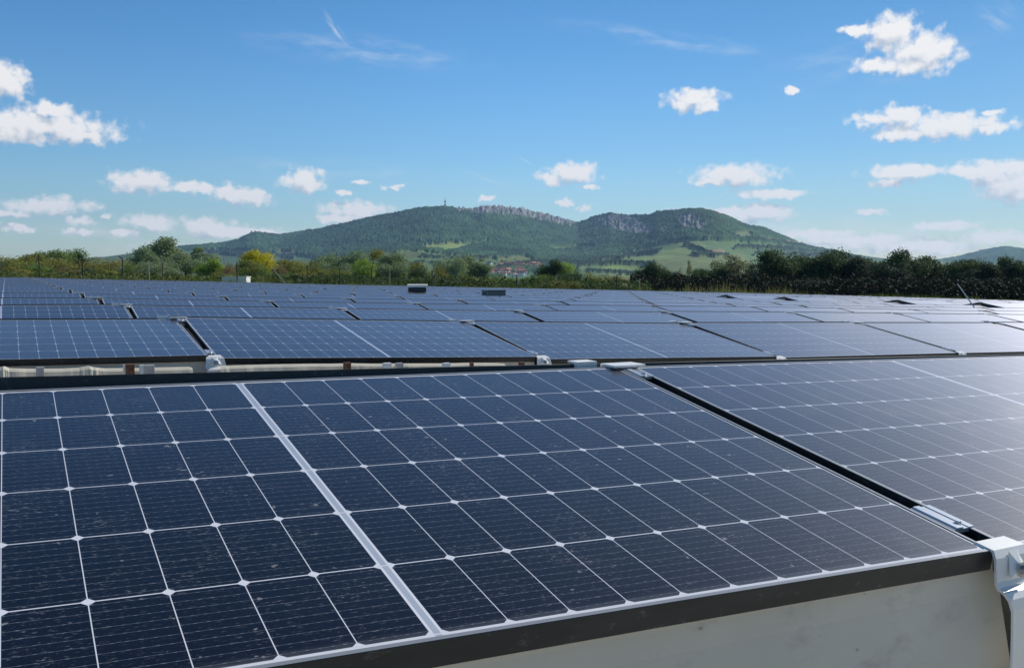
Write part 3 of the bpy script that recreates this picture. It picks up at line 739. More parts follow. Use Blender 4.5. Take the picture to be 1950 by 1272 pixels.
# ------------------------------------------------------------------ equipment boxes on the array
M_BOXD = mat('dark_plastic', (.022, .03, .035), .55); M_BOXG = mat('grey_green_sheet', (.13, .17, .17), .5, .2); M_LID = mat('pale_lid', (.46, .47, .44), .5)
def at_px(x, y, n):
    """point on the sight line of a photo pixel at row distance n"""
    a = (x-975)/F_PX; b_ = (y-636)/F_PX
    d = Vector((a, math.cos(TH)-b_*math.sin(TH), -(b_*math.cos(TH)+math.sin(TH)))); return d*(n/d.dot(NV_))
def box_thing(name, x, y, n, wd, dp, h, mats, label, lid_over=.0, yaw=0):
    p = at_px(x, y, n); e = empty(name, mw=Matrix.Translation(p) @ Matrix.Rotation(yaw, 4, 'Z'))
    m_ = MB(); m_.box(-wd/2, wd/2, -dp/2, dp/2, 0, h); link('housing', bm_clean(m_.mesh('housing', [mats[0]]), bevel=.012), e)
    m_ = MB(); m_.box(-wd/2-lid_over, wd/2+lid_over, -dp/2-lid_over, dp/2+lid_over, -.010, .010); lo = link('lid', bm_clean(m_.mesh('lid', [mats[1]]), bevel=.004), e); lo.location = (0, 0, h+.012+(.05 if lid_over > .01 else 0)); lo.rotation_euler = (rad(5) if lid_over > .01 else 0, 0, 0)
    u_, n_ = un(p.x, p.y); g_ = float(ground_h(u_, n_))-p.z
    m_ = MB()
    for sx_ in (-1, 1): m_.tube((sx_*wd*.35, 0, g_-.05), (sx_*wd*.35, 0, .01), .02, .02, 8)
    link('post', m_.mesh('post', [M_ALU]), e)
    m_ = MB(); m_.box(-wd/2-.003, -wd/2+.0, -dp*.3, dp*.3, h*.25, h*.8); link('side_panel', m_.mesh('side_panel', [M_BOXD]), e)
    return tag(e, label, 'equipment box')
box_thing('equipment_box', 795, 556.5, 24.6, .50, .42, .135, [M_BOXD, M_LID], 'black box with a tilted pale lid above the panels, left of the grey box', .03, rad(4))
box_thing('equipment_box', 940, 563.5, 19.3, .44, .40, .115, [M_BOXG, M_BOXG], 'low grey-green box standing out of the panels right of the black box', .004, rad(24))
# small pale blobs: connector housings on the far right rows
def crest(name, pts, n, dep, label):
    m_ = MB(); Pp = [at_px(x, y, n) for x, y in pts]; o = Pp[0].copy()
    xs = np.linspace(0, len(Pp)-1, len(Pp)*6)
    L_ = []
    for k, q_ in enumerate(xs):
        i_ = min(int(q_), len(Pp)-2); p = Pp[i_].lerp(Pp[i_+1], q_-i_); p = p-o; wob = (fbm(np.array([k*.37]), np.array([n]), 3)[0]-.5)
        fz = float(ground_h(*un((p+o).x, (p+o).y)))-o.z-.02
        L_.append((p+NV_*dep+Vector((0, 0, -.004)), p+Vector((0, 0, wob*.006)), p-NV_*(.02+.008*wob)-Vector((0, 0, .010)), Vector((p.x, p.y, fz))-NV_*.14))
    for a_, b_ in zip(L_[:-1], L_[1:]):
        for k in range(3): m_.poly([tuple(a_[k]), tuple(b_[k]), tuple(b_[k+1]), tuple(a_[k+1])])
    return tag(link(name, bm_clean(m_.mesh(name, [mat('cream_membrane', (.55, .51, .42), .85, 0, .15)])), loc=o), label, 'membrane')
crest('membrane_fold', [(-40,703),(0,701),(8,699),(18,703),(60,704),(120,703.5),(150,702),(170,698.5),(182,701),(200,703),(260,702.5),(320,701),(366,700)],5.10,.10,'cream crumpled membrane fold below the second row, left of the first white bracket')
crest('membrane_fold', [(419,698.4),(440,698),(480,696.5),(540,695),(600,694),(640,694),(680,693),(720,694),(780,693.5),(860,693.5),(905,692),(960,692.5)], 5.10, .10, 'cream membrane fold below the second row, right of the first white bracket')
crest('membrane_fold', [(1660,691),(1700,690),(1760,688),(1800,687.5),(1840,687.5),(1900,686),(1960,685)], 5.10, .10, 'cream membrane fold below the second row of panels at the right edge')
M_RUST = mat('rusty_steel', (.16, .075, .045), .9, noise=(40, .4)); M_GREYB = mat('grey_block', (.38, .38, .38), .85, noise=(20, .15)); M_PALEB = mat('pale_block', (.72, .74, .76), .7)
for x, y, wd, mt_, lab in [(76,699,14,M_GREYB,'small grey block in the gap under the second row near the left edge'),(237,694,6,M_PALEB,'narrow cream post left of the rusty block under the second row'),(247,693,16,M_RUST,'small rusty brown block under the second row of panels'),(270,695,9,M_PALEB,'pale post right of the rusty block'),(284,695,18,M_GREYB,'grey block right of the pale post and left of the white bracket'),
        (661,690,13,M_RUST,'dark brown post under the middle of the second row'),(737,691,15,M_PALEB,'pale block below the white centre strip of a second row panel'),(760,691,14,M_GREYB,'grey block right of the pale block in the middle'),(850,691,14,M_PALEB,'small pinkish pale block left of the second white bracket'),(898,690,7,M_RUST,'thin dark post left of the second white bracket'),(993,689,10,M_RUST,'dark block beside the second white bracket'),
        (1643,686,6,M_GREYB,'small grey post under the second row right of the middle'),(1687,685,5,M_GREYB,'thin grey post under the second row, right of another'),(1903,678,8,M_GREYB,'grey post under the second row at the right edge'),(1916,678,6,M_GREYB,'thin grey post beside the post at the right edge')]:
    p = at_px(x, y, 5.02); wm = wd/F_PX*p.y; g_ = float(ground_h(*un(p.x, p.y)))-p.z-.02
    m_ = MB(); m_.box(-wm/2, wm/2, -wm*.4, wm*.4, g_, 0); m_.box(-wm*.62, wm*.62, -wm*.5, wm*.5, g_, g_+.05)
    o = link('support_block', bm_clean(m_.mesh('support_block', [mt_]), bevel=.002), mw=Matrix.Translation(p) @ Matrix.Rotation(PSI, 4, 'Z')); tag(o, lab, 'block')
# ------------------------------------------------------------------ posts, fence, leaning pole
def ray_at(x, y, D):
    a = (x-975)/F_PX; b_ = (y-636)/F_PX
    d = Vector((a, math.cos(TH)-b_*math.sin(TH), -(b_*math.cos(TH)+math.sin(TH)))); return d*(D/math.hypot(d.x, d.y))
def gz(p):
    u_, n_ = un(p.x, p.y); return float(ground_h(u_, n_))
M_POST = mat('dark_post', (.035, .035, .037), .7); M_POSTL = mat('pale_post', (.36, .35, .30), .7); M_WIRE = mat('wire', (.30, .32, .30), .5, .5)
fence = empty('perimeter_fence', ray_at(600, 540, 74))
tag(fence, 'tall wire fence with thin dark posts along the far edge of the solar field', 'fence')
fence.location.z = gz(fence.location)
Fi = fence.matrix_world = Matrix.Translation(fence.location)
def fpost(x, ytop, D, thin=.05, m_=M_POST, arm=0):
    p = ray_at(x, ytop, D); g_ = gz(p); q_ = Vector((p.x, p.y, g_-.2)); r_ = MB()
    o = fence.location; r_.tube(q_-o, p-o, thin, thin*.9, 8)
    if arm: r_.tube(p-o, p-o+Vector((arm, 0, .12)), thin*.8, thin*.7, 6)
    link('post', r_.mesh('post', [m_]), fence); return p
FP = [(-20,482,72,.05,0),(74,484,72,.05,0),(157,490,72,.05,0),(233,492,72,.05,-.25),(283,496,72,.035,1),(309,502,73,.045,0),(451,500,73,.05,0),(585,506,74,.05,0),(647,510,74,.05,0),(708,511,75,.05,0),(742,506,75,.03,1),
      (823,515,76,.05,0),(984,523,78,.05,0),(1080,525,80,.05,0),(1175,523,80,.05,0),(1218,531,82,.04,1)]
tops = [fpost(x, y, D, th, M_POSTL if k == 1 else M_POST, k if k < 0 else 0) for x, y, D, th, k in FP]
r_ = MB(); o = fence.location
main = [p for p, f_ in zip(tops, FP) if f_[4] != 1]
for a_, b_ in zip(main[:-1], main[1:]):
    for dz in (.12, .75, 1.3):
        pa = a_-o-Vector((0, 0, dz)); pb = b_-o-Vector((0, 0, dz)); r_.tube(pa, pb, .0065, .0065, 4, 0, False)
link('wire', r_.mesh('wire', [M_WIRE]), fence)
def brace(xa, ya, xb, yb, D, rad_, m_, name, label, cat):
    pa = ray_at(xa, ya, D); pb = ray_at(xb, yb, D); e = pb.copy(); r_ = MB(); r_.tube(pa-e, (0, 0, 0), rad_*.8, rad_, 8); dd = (pa-pb)
    r_.tube((0, 0, 0), -dd*.35, rad_, rad_, 8); r_.tube(dd*.30, dd*.34, rad_*1.35, rad_*1.35, 8)
    return tag(link(name, r_.mesh(name, [m_]), loc=e), label, cat)
brace(1823, 540, 1850, 578, 30, .020, mat('white_pole', (.62, .64, .60), .5), 'leaning_pole', 'thin white pole leaning to the left above the solar panels at the right', 'pole')
brace(517, 508, 545, 542, 60, .009, mat('white_pole', (.62, .64, .60), .5), 'leaning_pole', 'thin pale rod leaning beside the bright yellow tree', 'pole')

# ------------------------------------------------------------------ trees
def leaf_mat(name, col, sat=1.0):
    m_ = bpy.data.materials.new(name); m_.use_nodes = True; t = NT(m_.node_tree); b = t.n['Principled BSDF']
    g_ = t.new('ShaderNodeNewGeometry'); oi = t.new('ShaderNodeObjectInfo')
    f_ = t.m('FRACT', t.m('MULTIPLY', g_.outputs['Random Per Island'], 13.7))
    n_ = t.noise(g_.outputs['Position'], .45, 3, .6)
    hi = [q_*1.65 for q_ in col]; lo = [q_*.6 for q_ in col]
    c = t.mixc(f_, C4(lo), C4(hi)); c = t.mixc(t.m('MULTIPLY', t.ramp(n_, .4, .65), .45), c, C4([col[0]*1.7, col[1]*1.35, col[2]]))
    c = t.mixc(t.m('MULTIPLY', oi.outputs['Random'], .3), c, C4([col[0]*.6, col[1]*.75, col[2]*.8]))
    t.l.new(c, b.inputs['Base Color']); b.inputs['Roughness'].default_value = .75; b.inputs['Specular IOR Level'].default_value = .25
    tr = t.new('ShaderNodeBsdfTranslucent'); t.l.new(t.v('MULTIPLY', c, (1.3, 1.35, .8)), tr.inputs[0])
    mx = t.new('ShaderNodeMixShader'); mx.inputs[0].default_value = .32
    t.l.new(b.outputs[0], mx.inputs[1]); t.l.new(tr.outputs[0], mx.inputs[2]); t.l.new(mx.outputs[0], t.n['Material Output'].inputs[0])
    return m_
LM = dict(olive=leaf_mat('olive_leaves', (.190, .205, .060)), gold=leaf_mat('tan_leaves', (.225, .215, .070)), dark=leaf_mat('dark_leaves', (0.052, 0.087, 0.042)),
          green=leaf_mat('green_leaves', (0.129, 0.199, 0.061)), grey=leaf_mat('grey_green_leaves', (0.199, 0.260, 0.169)), yellow=leaf_mat('yellow_leaves', (0.468, 0.425, 0.025)),
          lime=leaf_mat('lime_leaves', (0.224, 0.322, 0.063)), brown=leaf_mat('brown_leaves', (0.210, 0.175, 0.098)), sparse=leaf_mat('thin_leaves', (0.154, 0.168, 0.112)), deep=leaf_mat('deep_leaves', (0.026, 0.043, 0.030)))
M_BARK = mat('bark', (.10, .085, .07), .9, noise=(6, .3))
def crown_np(kind, seed, nl):
    r = np.random.default_rng(seed)
    spec = dict(round=(15, .34, .62, .40, .30), tall=(18, .26, .60, .42, .19), bush=(12, .42, .50, .46, .33), willow=(18, .36, .58, .44, .22), sparse=(16, .30, .60, .42, .14), hedge=(16, .55, .48, .46, .26))[kind]
    nc, wx_, zc, hz, cr = spec
    C_ = []
    while len(C_) < nc:
        p = r.normal(size=3); p /= np.linalg.norm(p); p *= r.random()**.4
        c = np.array([p[0]*wx_*.78, p[1]*wx_*.78, zc+p[2]*hz*.72])
        if kind == 'tall': c[:2] *= 1.15-.55*(c[2])
        C_.append((c, cr*(.55+.6*r.random())*(.75 if c[2] > zc+.1 else 1)))
    w_ = np.array([q_[1]**2 for q_ in C_]); w_ /= w_.sum()
    idx = r.choice(nc, nl, p=w_)
    d = r.normal(size=(nl, 3)); d /= np.linalg.norm(d, axis=1, keepdims=True)
    rr_ = r.random(nl)**.38
    cen = np.array([q_[0] for q_ in C_])[idx]; rad_ = np.array([q_[1] for q_ in C_])[idx]
    P_ = cen+d*(rad_*rr_)[:, None]*np.array([1, 1, .85])*.80*(.85+.3*r.random((nl, 1)))
    if kind in ('willow',): P_[:, 2] -= (r.random(nl)**2)*.10
    P_[:, 2] = np.clip(P_[:, 2], .02, None)
    nw_ = dict(round=.36, tall=.30, bush=.46, willow=.38, sparse=.32, hedge=.55)[kind]
    zs = 1/np.percentile(P_[:, 2], 99.3); ws = nw_/np.percentile(np.abs(P_[:, :2]), 97); P_ = P_*np.array([ws, ws, zs]); C_ = [(c*np.array([ws, ws, zs]), q_) for c, q_ in C_]
    nrm = d+r.normal(size=(nl, 3))*.55; nrm /= np.linalg.norm(nrm, axis=1, keepdims=True)
    a_ = np.cross(nrm, r.normal(size=(nl, 3))); a_ /= np.linalg.norm(a_, axis=1, keepdims=True); b_ = np.cross(nrm, a_)
    sz = (.016 if kind != 'sparse' else .012)*(.6+.9*r.random((nl, 1)))
    a_ *= sz; b_ *= sz*.75
    V_ = np.stack([P_-a_, P_-b_, P_+a_, P_+b_], 1).reshape(-1, 3)
    F_ = np.arange(nl*4).reshape(-1, 4)
    return V_, F_, C_
PROTO = {}
def proto(kind, mk, seed):
    key = (kind, mk, seed)
    if key not in PROTO:
        nl = dict(sparse=2300, bush=4200).get(kind, 6500)
        V_, F_, C_ = crown_np(kind, seed*17+len(kind), nl)
        cr = np_mesh('crown', V_, F_, [LM[mk]], False)
        tb = MB(); tw = .018 if kind != 'bush' else .012
        tb.tube((0, 0, -.03), (.01, 0, .30), tw*1.3, tw, 8); tb.tube((.01, 0, .30), (-.01, .01, .72), tw, tw*.35, 7)
        rr_ = random.Random(seed)
        for c, r_ in C_[:11]:
            z0 = .12+rr_.random()*.35; tb.tube((0, 0, z0), tuple(c), tw*.5, tw*.12, 5)
        PROTO[key] = (cr, tb.mesh('trunk', [M_BARK]))
    return PROTO[key]
def plant(x, ytop, wpx, kind, mk, D, label, cat=None, name=None, ybase=None, seed=None):
    p = ray_at(x, ytop-(7 if 540 < x < 1230 and not 915 < x < 1045 and ytop > 480 else 3), D); g_ = gz(p)
    if ybase: g_ = max(g_, ray_at(x, ybase, D).z) if False else g_
    h = p.z-g_; wm = wpx/F_PX*D
    seed = seed if seed is not None else int(x) % 5
    cr, tk = proto(kind, mk, seed)
    nw = dict(round=.36, tall=.30, bush=.46, willow=.38, sparse=.32, hedge=.55)[kind]*2
    nm = name or ('bush' if kind in ('bush', 'hedge') else 'tree')
    e = empty(nm, (p.x, p.y, g_)); e.scale = (wm/nw*1.06, wm/nw*1.06, h/1.0); e.rotation_euler = (0, 0, (x*1.7) % 6.28)
    tag(e, label, cat or nm, 'trees and bushes beyond the solar field')
    link('crown', cr, e); link('trunk', tk, e)
    return e
T = [ # x, top y, width, kind, colour, distance
 (18,493,64,'bush','olive',120),(58,488,60,'round','olive',150),(98,481,60,'round','green',170),(70,504,44,'bush','green',105),(128,496,66,'bush','gold',130),(155,489,24,'tall','dark',140),(30,512,60,'bush','gold',100),
 (186,494,56,'bush','olive',150),(140,478,44,'round','green',190),(168,514,30,'bush','dark',98),(214,497,56,'bush','gold',130),(236,506,44,'bush','green',112),(255,503,44,'bush','olive',120),(130,512,44,'bush','brown',100),(200,514,50,'bush','olive',100),
 (272,477,56,'round','grey',150),(303,457,62,'tall','grey',155),(328,470,46,'tall','grey',160),(283,503,58,'willow','grey',108),(318,500,50,'willow','grey',118),(352,486,56,'round','grey',140),(380,476,52,'tall','grey',150),(262,496,30,'round','dark',125),
 (402,497,40,'round','lime',125),(430,504,54,'bush','brown',150),(458,506,50,'bush','brown',160),(489,481,56,'round','yellow',128),(474,500,46,'round','olive',124),(492,512,60,'bush','green',122),(425,522,50,'bush','olive',112),(528,508,44,'bush','brown',135),(470,517,50,'bush','olive',140),
 (556,503,56,'round','olive',150),(592,506,50,'bush','olive',135),(575,522,50,'bush','gold',110),(620,495,60,'willow','grey',150),(660,487,56,'round','grey',145),(690,502,38,'willow','lime',118),(676,510,56,'willow','grey',122),(545,526,40,'bush','green',105),
 (722,484,50,'round','olive',165),(748,490,58,'round','grey',160),(712,506,40,'tall','grey',125),(758,508,44,'willow','grey',125),(790,506,36,'round','olive',150),(800,514,44,'bush','dark',122),(832,516,46,'bush','gold',125),(640,516,46,'bush','olive',115),
 (858,499,54,'willow','grey',140),(888,496,52,'round','grey',150),(914,503,40,'tall','grey',145),(890,530,34,'bush','gold',102),(922,531,34,'bush','olive',100),(946,524,50,'bush','green',125),(966,533,40,'bush','lime',105),(998,530,44,'bush','green',118),(1028,526,44,'bush','green',130),
 (1052,503,46,'round','dark',135),(1076,508,34,'round','lime',150),(1062,541,64,'bush','gold',95),(1100,520,50,'bush','dark',130),(1094,542,30,'bush','olive',95),(1130,528,50,'bush','olive',120),(1160,530,46,'bush','brown',125),(1188,532,40,'bush','brown',120),(1010,541,40,'bush','dark',105),(1140,541,40,'bush','green',102),
 (1234,504,50,'round','dark',125),(1268,518,44,'round','dark',130),(1291,513,15,'sparse','brown',150),(1302,526,50,'bush','dark',128),(1340,536,60,'bush','deep',122),(1225,536,44,'bush','deep',115),(1380,499,44,'round','dark',128),(1407,490,62,'sparse','sparse',125),(1432,508,40,'sparse','sparse',120),(1312,500,16,'sparse','sparse',150),(1285,538,60,'bush','deep',118),(1390,538,60,'bush','deep',118),(1425,536,50,'bush','dark',116),
 (1472,481,80,'round','dark',122),(1510,492,70,'round','deep',128),(1550,483,74,'round','dark',126),(1592,481,72,'round','dark',130),(1628,493,62,'round','deep',128),(1664,499,62,'round','dark',132),(1722,480,66,'round','dark',130),(1762,493,46,'tall','dark',132),(1700,506,60,'round','deep',124),
 (1800,508,60,'round','grey',150),(1836,498,60,'round','dark',132),(1872,506,56,'round','deep',128),(1912,493,50,'round','dark',134),(1944,503,52,'round','deep',130),(1975,500,60,'round','dark',130),
 (1495,497,80,'round','dark',140),(1535,500,84,'round','deep',138),(1572,498,80,'round','dark',142),(1612,500,84,'round','deep',140),(1648,506,80,'round','dark',140),(1688,504,80,'round','deep',140),(1742,500,80,'round','dark',142),(1782,508,80,'round','deep',140),(1818,510,80,'round','dark',140),(1856,508,80,'round','deep',140),(1895,506,80,'round','dark',142),(1930,508,80,'round','deep',140),(1450,508,60,'round','dark',138),(1346,516,50,'round','dark',140),(1255,524,60,'round','deep',138),(1325,522,60,'bush','dark',136),
 (1480,530,70,'bush','deep',110),(1535,532,80,'bush','deep',112),(1595,530,80,'bush','deep',114),(1655,532,80,'bush','deep',112),(1715,533,80,'bush','deep',112),(1775,532,80,'bush','deep',113),(1830,533,80,'bush','deep',112),(1885,534,80,'bush','deep',112),(1940,534,80,'bush','deep',112)]
CN = dict(olive='olive green', gold='tan and ochre', dark='dark green', green='mid green', grey='grey-green', yellow='bright yellow', lime='light green', brown='brownish', sparse='thin grey', deep='very dark')
KN = dict(round='broad tree', tall='slender tree', bush='bush', willow='drooping willow-like tree', sparse='sparse see-through tree')
def where(x, y):
    marks = [(0, 'at the left edge of the photo'), (74, 'by the leftmost fence post'), (157, 'by the second fence post from left'), (233, 'by the fence post with an arm'), (303, 'by the tallest grey-green tree at left'),
             (450, 'by the low white shed'), (488, 'by the bright yellow tree'), (585, 'by the fence post right of the yellow tree'), (700, 'below the hilltop mast, left part'), (795, 'above the black equipment box'), (940, 'above the grey-green box'), (1000, 'before the red-roofed village'),
             (1080, 'right of the village'), (1190, 'by the small pale hut'), (1240, 'left of the bare thin tree'), (1300, 'below the green vineyard slope'), (1407, 'by the see-through grey tree'), (1472, 'at the left end of the dark wood'), (1550, 'in the left half of the dark wood'),
             (1640, 'in the middle of the dark wood'), (1722, 'by the tall dip in the dark wood'), (1840, 'behind the leaning white pole'), (1950, 'at the right edge of the photo')]
    m_ = min(marks, key=lambda q_: abs(q_[0]-x)); return m_[1], m_[0]
seen = {}; items = []
for tr in T:
    wtxt, wk = where(tr[0], 0); key = (tr[3], tr[4], wk); items.append((tr, wtxt, key)); seen.setdefault(key, []).append(tr[0])
for tr, wtxt, key in items:
    xs = sorted(seen[key]); pre = ''
    if len(xs) > 1: k = xs.index(tr[0]); pre = ['left ', 'right '][k] if len(xs) == 2 else ORD[k+1]+' '
    plant(tr[0], tr[1], tr[2], tr[3], tr[4], tr[5], f'{pre}{CN[tr[4]]} {KN[tr[3]]} {wtxt}')
# undergrowth mass under the trees (nobody could count it)
def strip_leaves(name, mk, xs, D0, D1, hmin, hmax, n, size, label):
    r = np.random.default_rng(len(name)+n)
    P_ = np.zeros((n, 3)); 
    xx = r.uniform(xs[0], xs[1], n); DD = r.uniform(D0, D1, n)
    a_ = (xx-975)/F_PX; L = np.sqrt(a_*a_+1); P_[:, 0] = a_/L*DD; P_[:, 1] = DD/L
    U2, N2 = un(P_[:, 0], P_[:, 1]); lump = .35+1.3*fbm(xx/13+3, DD/6, 3)**1.5
    P_[:, 2] = ground_h(U2, N2)+r.random(n)**.7*(hmin+(hmax-hmin)*lump)
    nrm = r.normal(size=(n, 3)); nrm[:, 1] -= .5; nrm /= np.linalg.norm(nrm, axis=1, keepdims=True)
    A2 = np.cross(nrm, r.normal(size=(n, 3))); A2 /= np.linalg.norm(A2, axis=1, keepdims=True); B2 = np.cross(nrm, A2)
    sz = size*(.6+.8*r.random((n, 1))); V_ = np.stack([P_-A2*sz, P_-B2*sz, P_+A2*sz, P_+B2*sz], 1).reshape(-1, 3)
    o = link(name, np_mesh(name, V_, np.arange(n*4).reshape(-1, 4), [LM[mk]], False)); return tag(o, label, 'undergrowth', kind='stuff')
# tall grass along the far edge of the field
def grass(name, xs, off, n, h, mcol, label):
    r = np.random.default_rng(n); xx = r.uniform(xs[0], xs[1], n)
    D = np.empty(n)
    for k in range(n):
        ph = math.atan((xx[k]-975)/F_PX); dn_ = math.cos(ph+PSI); du_ = math.sin(ph+PSI)
        D[k] = min((FIELD_N+off)/dn_, (FIELD_U+off)/max(du_, .01))
    D += r.uniform(0, 4, n); a_ = np.arctan((xx-975)/F_PX); px_ = np.sin(a_)*D; py_ = np.cos(a_)*D
    U2, N2 = un(px_, py_); g_ = ground_h(U2, N2); hh = h*(.35+.9*r.random(n)**2)*(.5+fbm(xx/22, xx*0+4, 3))
    lean = r.normal(size=(n, 2))*.25*hh[:, None]; wd = .012+.02*r.random(n); ang = r.uniform(0, 3.14, n)
    ax_ = np.cos(ang)*wd; ay_ = np.sin(ang)*wd
    V_ = np.stack([np.stack([px_-ax_, py_-ay_, g_], -1), np.stack([px_+ax_, py_+ay_, g_], -1), np.stack([px_+lean[:, 0], py_+lean[:, 1], g_+hh], -1)], 1).reshape(-1, 3)
    o = link(name, np_mesh(name, V_, np.arange(n*3).reshape(-1, 3), [mcol], False)); return tag(o, label, 'grass', kind='stuff')
MG1 = leaf_mat('straw_grass', (.20, .19, .09)); MG2 = leaf_mat('fresh_grass', (.11, .14, .045))
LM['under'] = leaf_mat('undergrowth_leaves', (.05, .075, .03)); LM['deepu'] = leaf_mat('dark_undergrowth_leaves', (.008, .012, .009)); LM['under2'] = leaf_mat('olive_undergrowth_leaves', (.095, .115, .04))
strip_leaves('undergrowth', 'under2', (-60, 560), 92, 125, .45, 1.25, 22000, .12, 'olive undergrowth filling the ground below the left trees')
strip_leaves('undergrowth', 'under', (520, 1240), 92, 135, .5, 1.6, 26000, .12, 'green undergrowth below the trees in front of the village')
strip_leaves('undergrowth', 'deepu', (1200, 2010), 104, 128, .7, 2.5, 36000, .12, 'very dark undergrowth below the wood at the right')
grass('tall_grass', (-40, 2000), 1.0, 26000, .55, MG2, 'fresh green grass along the far edge of the solar field')
grass('tall_grass', (1300, 1540), 1.5, 1100, 1.0, MG1, 'tall straw-coloured weeds in front of the dark wood')

# ------------------------------------------------------------------ sheds, village, masts
M_WHITE = mat('white_wall', (.74, .74, .70), .8, noise=(.6, .06)); M_PINK = mat('ochre_wall', (.52, .42, .30), .8); M_CREAM = mat('cream_wall', (.62, .56, .44), .8)
M_RED = mat('red_tiles', (.42, .15, .085), .85, noise=(.3, .2)); M_RED2 = mat('orange_tiles', (.50, .22, .12), .85, noise=(.3, .2)); M_GREYR = mat('grey_tiles', (.16, .15, .15), .8); M_DARKW = mat('window_glass', (.03, .035, .04), .2)
def house(name, p, L, Wd, H, RH, yaw, wm_, rm_, label, cat='house', win=True):
    e = empty(name, p); e.rotation_euler = (0, 0, yaw)
    m_ = MB(); m_.box(-L/2, L/2, -Wd/2, Wd/2, -3, H)
    for s in (-1, 1): m_.poly([(s*L/2, -Wd/2, H), (s*L/2, Wd/2, H), (s*L/2, 0, H+RH*.97)])
    wl = link('wall', m_.mesh('wall', [wm_]), e)
    m_ = MB(); ov = .04*L
    for s in (-1, 1):
        m_.poly([(-L/2-ov, s*(Wd/2+ov), H-ov*RH/Wd*1.2), (L/2+ov, s*(Wd/2+ov), H-ov*RH/Wd*1.2), (L/2+ov, 0, H+RH), (-L/2-ov, 0, H+RH)])
    m_.box(L*.2, L*.27, Wd*.08, Wd*.18, H+RH*.5, H+RH*1.25)
    link('roof', m_.mesh('roof', [rm_]), e)
    if win:
        m_ = MB()
        nn = max(2, int(L/3.5))
        for k in range(nn):
            x0 = -L/2+L*(k+.5)/nn-.5; m_.box(x0, x0+1.0, -Wd/2-.05, -Wd/2, H*.35, H*.75)
        link('window', m_.mesh('window', [M_DARKW]), e)
    return tag(e, label, cat)
p = ray_at(450, 534, 80); p.z = gz(p)
hs = ray_at(450, 526.5, 80).z-p.z
e = empty('shed', p); m_ = MB(); m_.box(-.98, .98, -.6, .6, -.2, hs-.06); link('wall', m_.mesh('wall', [M_WHITE]), e)
m_ = MB(); m_.box(-1.03, 1.03, -.65, .65, hs-.058, hs); link('roof', m_.mesh('roof', [M_WHITE]), e); tag(e, 'low white shed among the bushes left of the bright yellow tree', 'shed')
p = ray_at(1196, 548, 100); p.z = gz(p); hs = ray_at(1196, 541, 100).z-p.z
house('hut', p, 1.1, .8, hs*.8, hs*.2, .1, M_PINK, M_PINK, 'small pale hut between the bushes left of the dark wood', 'hut', False)
vr = random.Random(21)
VH = []
def cluster(n, x0, x1, y0, y1, tag_):
    k = 0; tries = 0
    while k < n and tries < 900:
        tries += 1; x = vr.uniform(x0, x1); y = vr.uniform(y0, y1)
        if all(abs(x-q_[0]) > 2.4 or abs(y-q_[1]) > 1.5 for q_ in VH): VH.append((x, y, tag_)); k += 1
cluster(22, 975, 1022, 503, 513, 'upper'); cluster(26, 930, 1000, 516, 526, 'lower'); cluster(8, 928, 972, 504, 514, 'left'); cluster(5, 1000, 1045, 506, 516, 'right')
VH.sort(key=lambda q_: (q_[2], q_[0])); cnt = {}
for x, y, tg in VH:
    cnt[tg] = cnt.get(tg, 0)+1; tot = sum(1 for q_ in VH if q_[2] == tg)
    hp, r_ = hill_point(x, y); sc = vr.uniform(.8, 1.25)*(1.35 if tg == 'lower' else 1.0)
    roof = vr.choice([M_RED, M_RED2, M_RED2, M_GREYR if tg == 'left' else M_RED]); wall = vr.choice([M_WHITE, M_CREAM, M_WHITE])
    rn = {M_RED.name: 'red', M_RED2.name: 'orange', M_GREYR.name: 'grey'}[roof.name]; wn_ = 'white' if wall is M_WHITE else 'cream'
    part = dict(upper='upper part of the village', lower='lower part of the village', left='left outskirts of the village', right='right outskirts of the village')[tg]
    L_ = 12*sc*r_/2600
    house('village_house', hp, L_, L_*.62, L_*.36, L_*.24, vr.uniform(-.9, .9), wall, roof, f'{wn_} house with {rn} roof, {ORD[cnt[tg]]} from the left in the {part}', 'house', False)
# village church
hp, r_ = hill_point(988, 507)
e = empty('church', hp); kx = r_/2600
m_ = MB(); m_.box(-9*kx, 9*kx, -5*kx, 5*kx, -3, 8*kx); m_.box(-13*kx, -9.02*kx, -2.2*kx, 2.2*kx, -3, 16*kx); link('wall', m_.mesh('wall', [M_WHITE]), e)
m_ = MB()
for s in (-1, 1): m_.poly([(-9*kx, s*5.4*kx, 7.8*kx), (9.4*kx, s*5.4*kx, 7.8*kx), (9.4*kx, 0, 13*kx), (-9*kx, 0, 13*kx)])
for k in range(4):
    an = [(-13.2, -2.4), (-8.9, -2.4), (-8.9, 2.4), (-13.2, 2.4)]; a1, a2 = an[k], an[(k+1) % 4]; m_.poly([(a1[0]*kx, a1[1]*kx, 16*kx), (a2[0]*kx, a2[1]*kx, 16*kx), (-11*kx, 0, 23*kx)])
link('roof', m_.mesh('roof', [M_RED]), e); tag(e, 'white church with a pointed tower in the middle of the village', 'church')
# village trees
for k in range(46):
    x = vr.uniform(925, 1045); y = vr.uniform(505, 529); hp, r_ = hill_point(x, y)
    cr, tk = proto('round', 'green', k % 4); e = empty('village_tree', hp); s = vr.uniform(5, 9)*r_/2600; e.scale = (s, s, s)
    nearest = min(range(len(VH)), key=lambda q_: abs(VH[q_][0]-x)+abs(VH[q_][1]-y)); tg = VH[nearest][2]
    tag(e, 'round green tree standing between the village houses', 'tree', 'trees between the village houses'); link('crown', cr, e); link('trunk', tk, e)
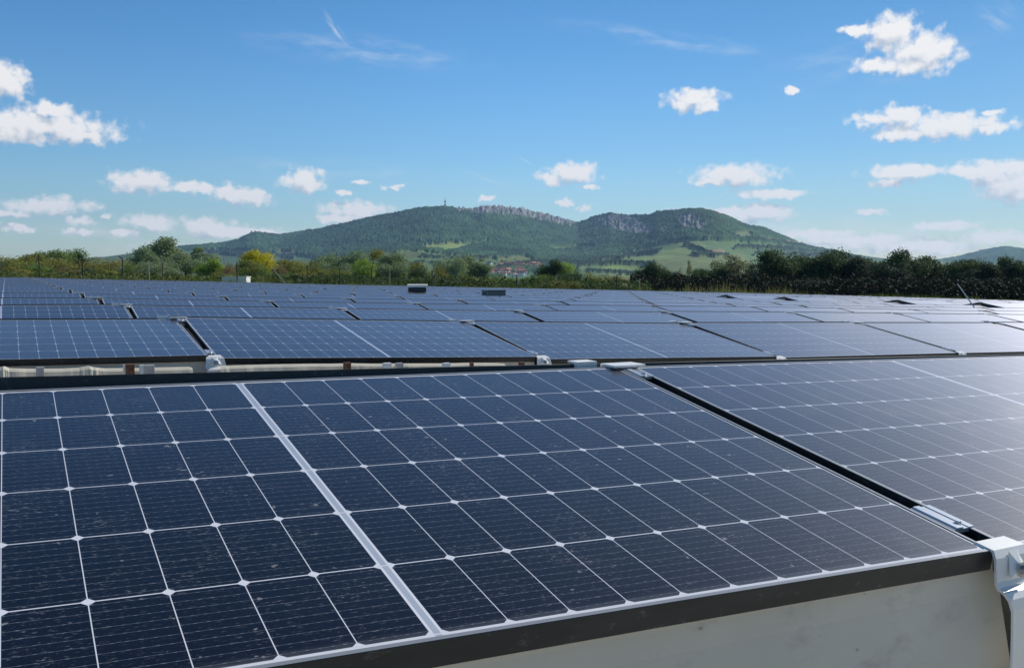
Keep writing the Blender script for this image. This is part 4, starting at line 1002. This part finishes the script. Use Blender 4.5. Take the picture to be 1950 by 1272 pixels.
# white tower building right of the village
hp = ray_at(1080, 513, 900); e = empty('white_tower', hp); m_ = MB(); m_.box(-1.5, 1.5, -1.5, 1.5, -14, 3.4); link('wall', m_.mesh('wall', [M_WHITE]), e)
m_ = MB()
for k in range(4):
    an = [(-1.6, -1.6), (1.6, -1.6), (1.6, 1.6), (-1.6, 1.6)]; m_.poly([(*an[k], 3.4), (*an[(k+1) % 4], 3.4), (0, 0, 5.4)])
link('roof', m_.mesh('roof', [M_WHITE]), e); tag(e, 'narrow white tower rising above the trees right of the village', 'tower')
# mast on the hilltop
hp, r_ = hill_point(846, 393); hp.z = ray_at(846, 395, math.hypot(hp.x, hp.y)).z-4
M_MAST = mat('mast_steel', (.10, .13, .18), .6)
e = empty('radio_mast', hp); m_ = MB()
for k in range(3):
    an = 2*math.pi*k/3; m_.tube((5*math.cos(an), 5*math.sin(an), -8), (1.6*math.cos(an), 1.6*math.sin(an), 42), .9, .6, 6)
for z in range(0, 42, 6): m_.box(-4+z*.06, 4-z*.06, -.4, .4, z, z+.8)
link('lattice', m_.mesh('lattice', [M_MAST]), e)
m_ = MB()
for z0, z1, rr_ in ((14, 20, 5.2), (28, 36, 4.2)): m_.tube((0, 0, z0), (0, 0, z1), rr_, rr_, 10)
link('platform', m_.mesh('platform', [M_MAST]), e)
m_ = MB(); m_.tube((0, 0, 42), (0, 0, 62), .9, .3, 6); link('antenna', m_.mesh('antenna', [M_MAST]), e)
tag(e, 'thin radio mast on the highest hilltop', 'mast')
hp, r_ = hill_point(487, 443); hp.z = ray_at(487, 444, math.hypot(hp.x, hp.y)).z
e = empty('castle_ruin', hp); m_ = MB()
for x0, x1, z in ((-28, -22, 12), (-22, -8, 6), (-8, -2, 14), (2, 8, 9), (8, 20, 5), (20, 24, 10)): m_.box(x0, x1, -4, 4, -8, z)
link('wall', m_.mesh('wall', [mat('ruin_stone', (.16, .16, .16), .9)]), e); tag(e, 'small ruined castle walls on the low left hilltop', 'ruin')

# ------------------------------------------------------------------ haze
hz = MB(); hz.box(-4900, 6500, -300, 9600, -60, 640)
hzo = link('haze', hz.mesh('haze', [])); hmat = bpy.data.materials.new('haze'); hmat.use_nodes = True; t = NT(hmat.node_tree); t.n.clear()
pv = t.new('ShaderNodeVolumePrincipled'); pv.inputs['Color'].default_value = (.42, .66, 1.0, 1); pv.inputs['Density'].default_value = 6.0e-5; pv.inputs['Anisotropy'].default_value = .2
mo = t.new('ShaderNodeOutputMaterial'); t.l.new(pv.outputs[0], mo.inputs['Volume'])
hzo.data.materials.append(hmat); tag(hzo, kind='stuff')
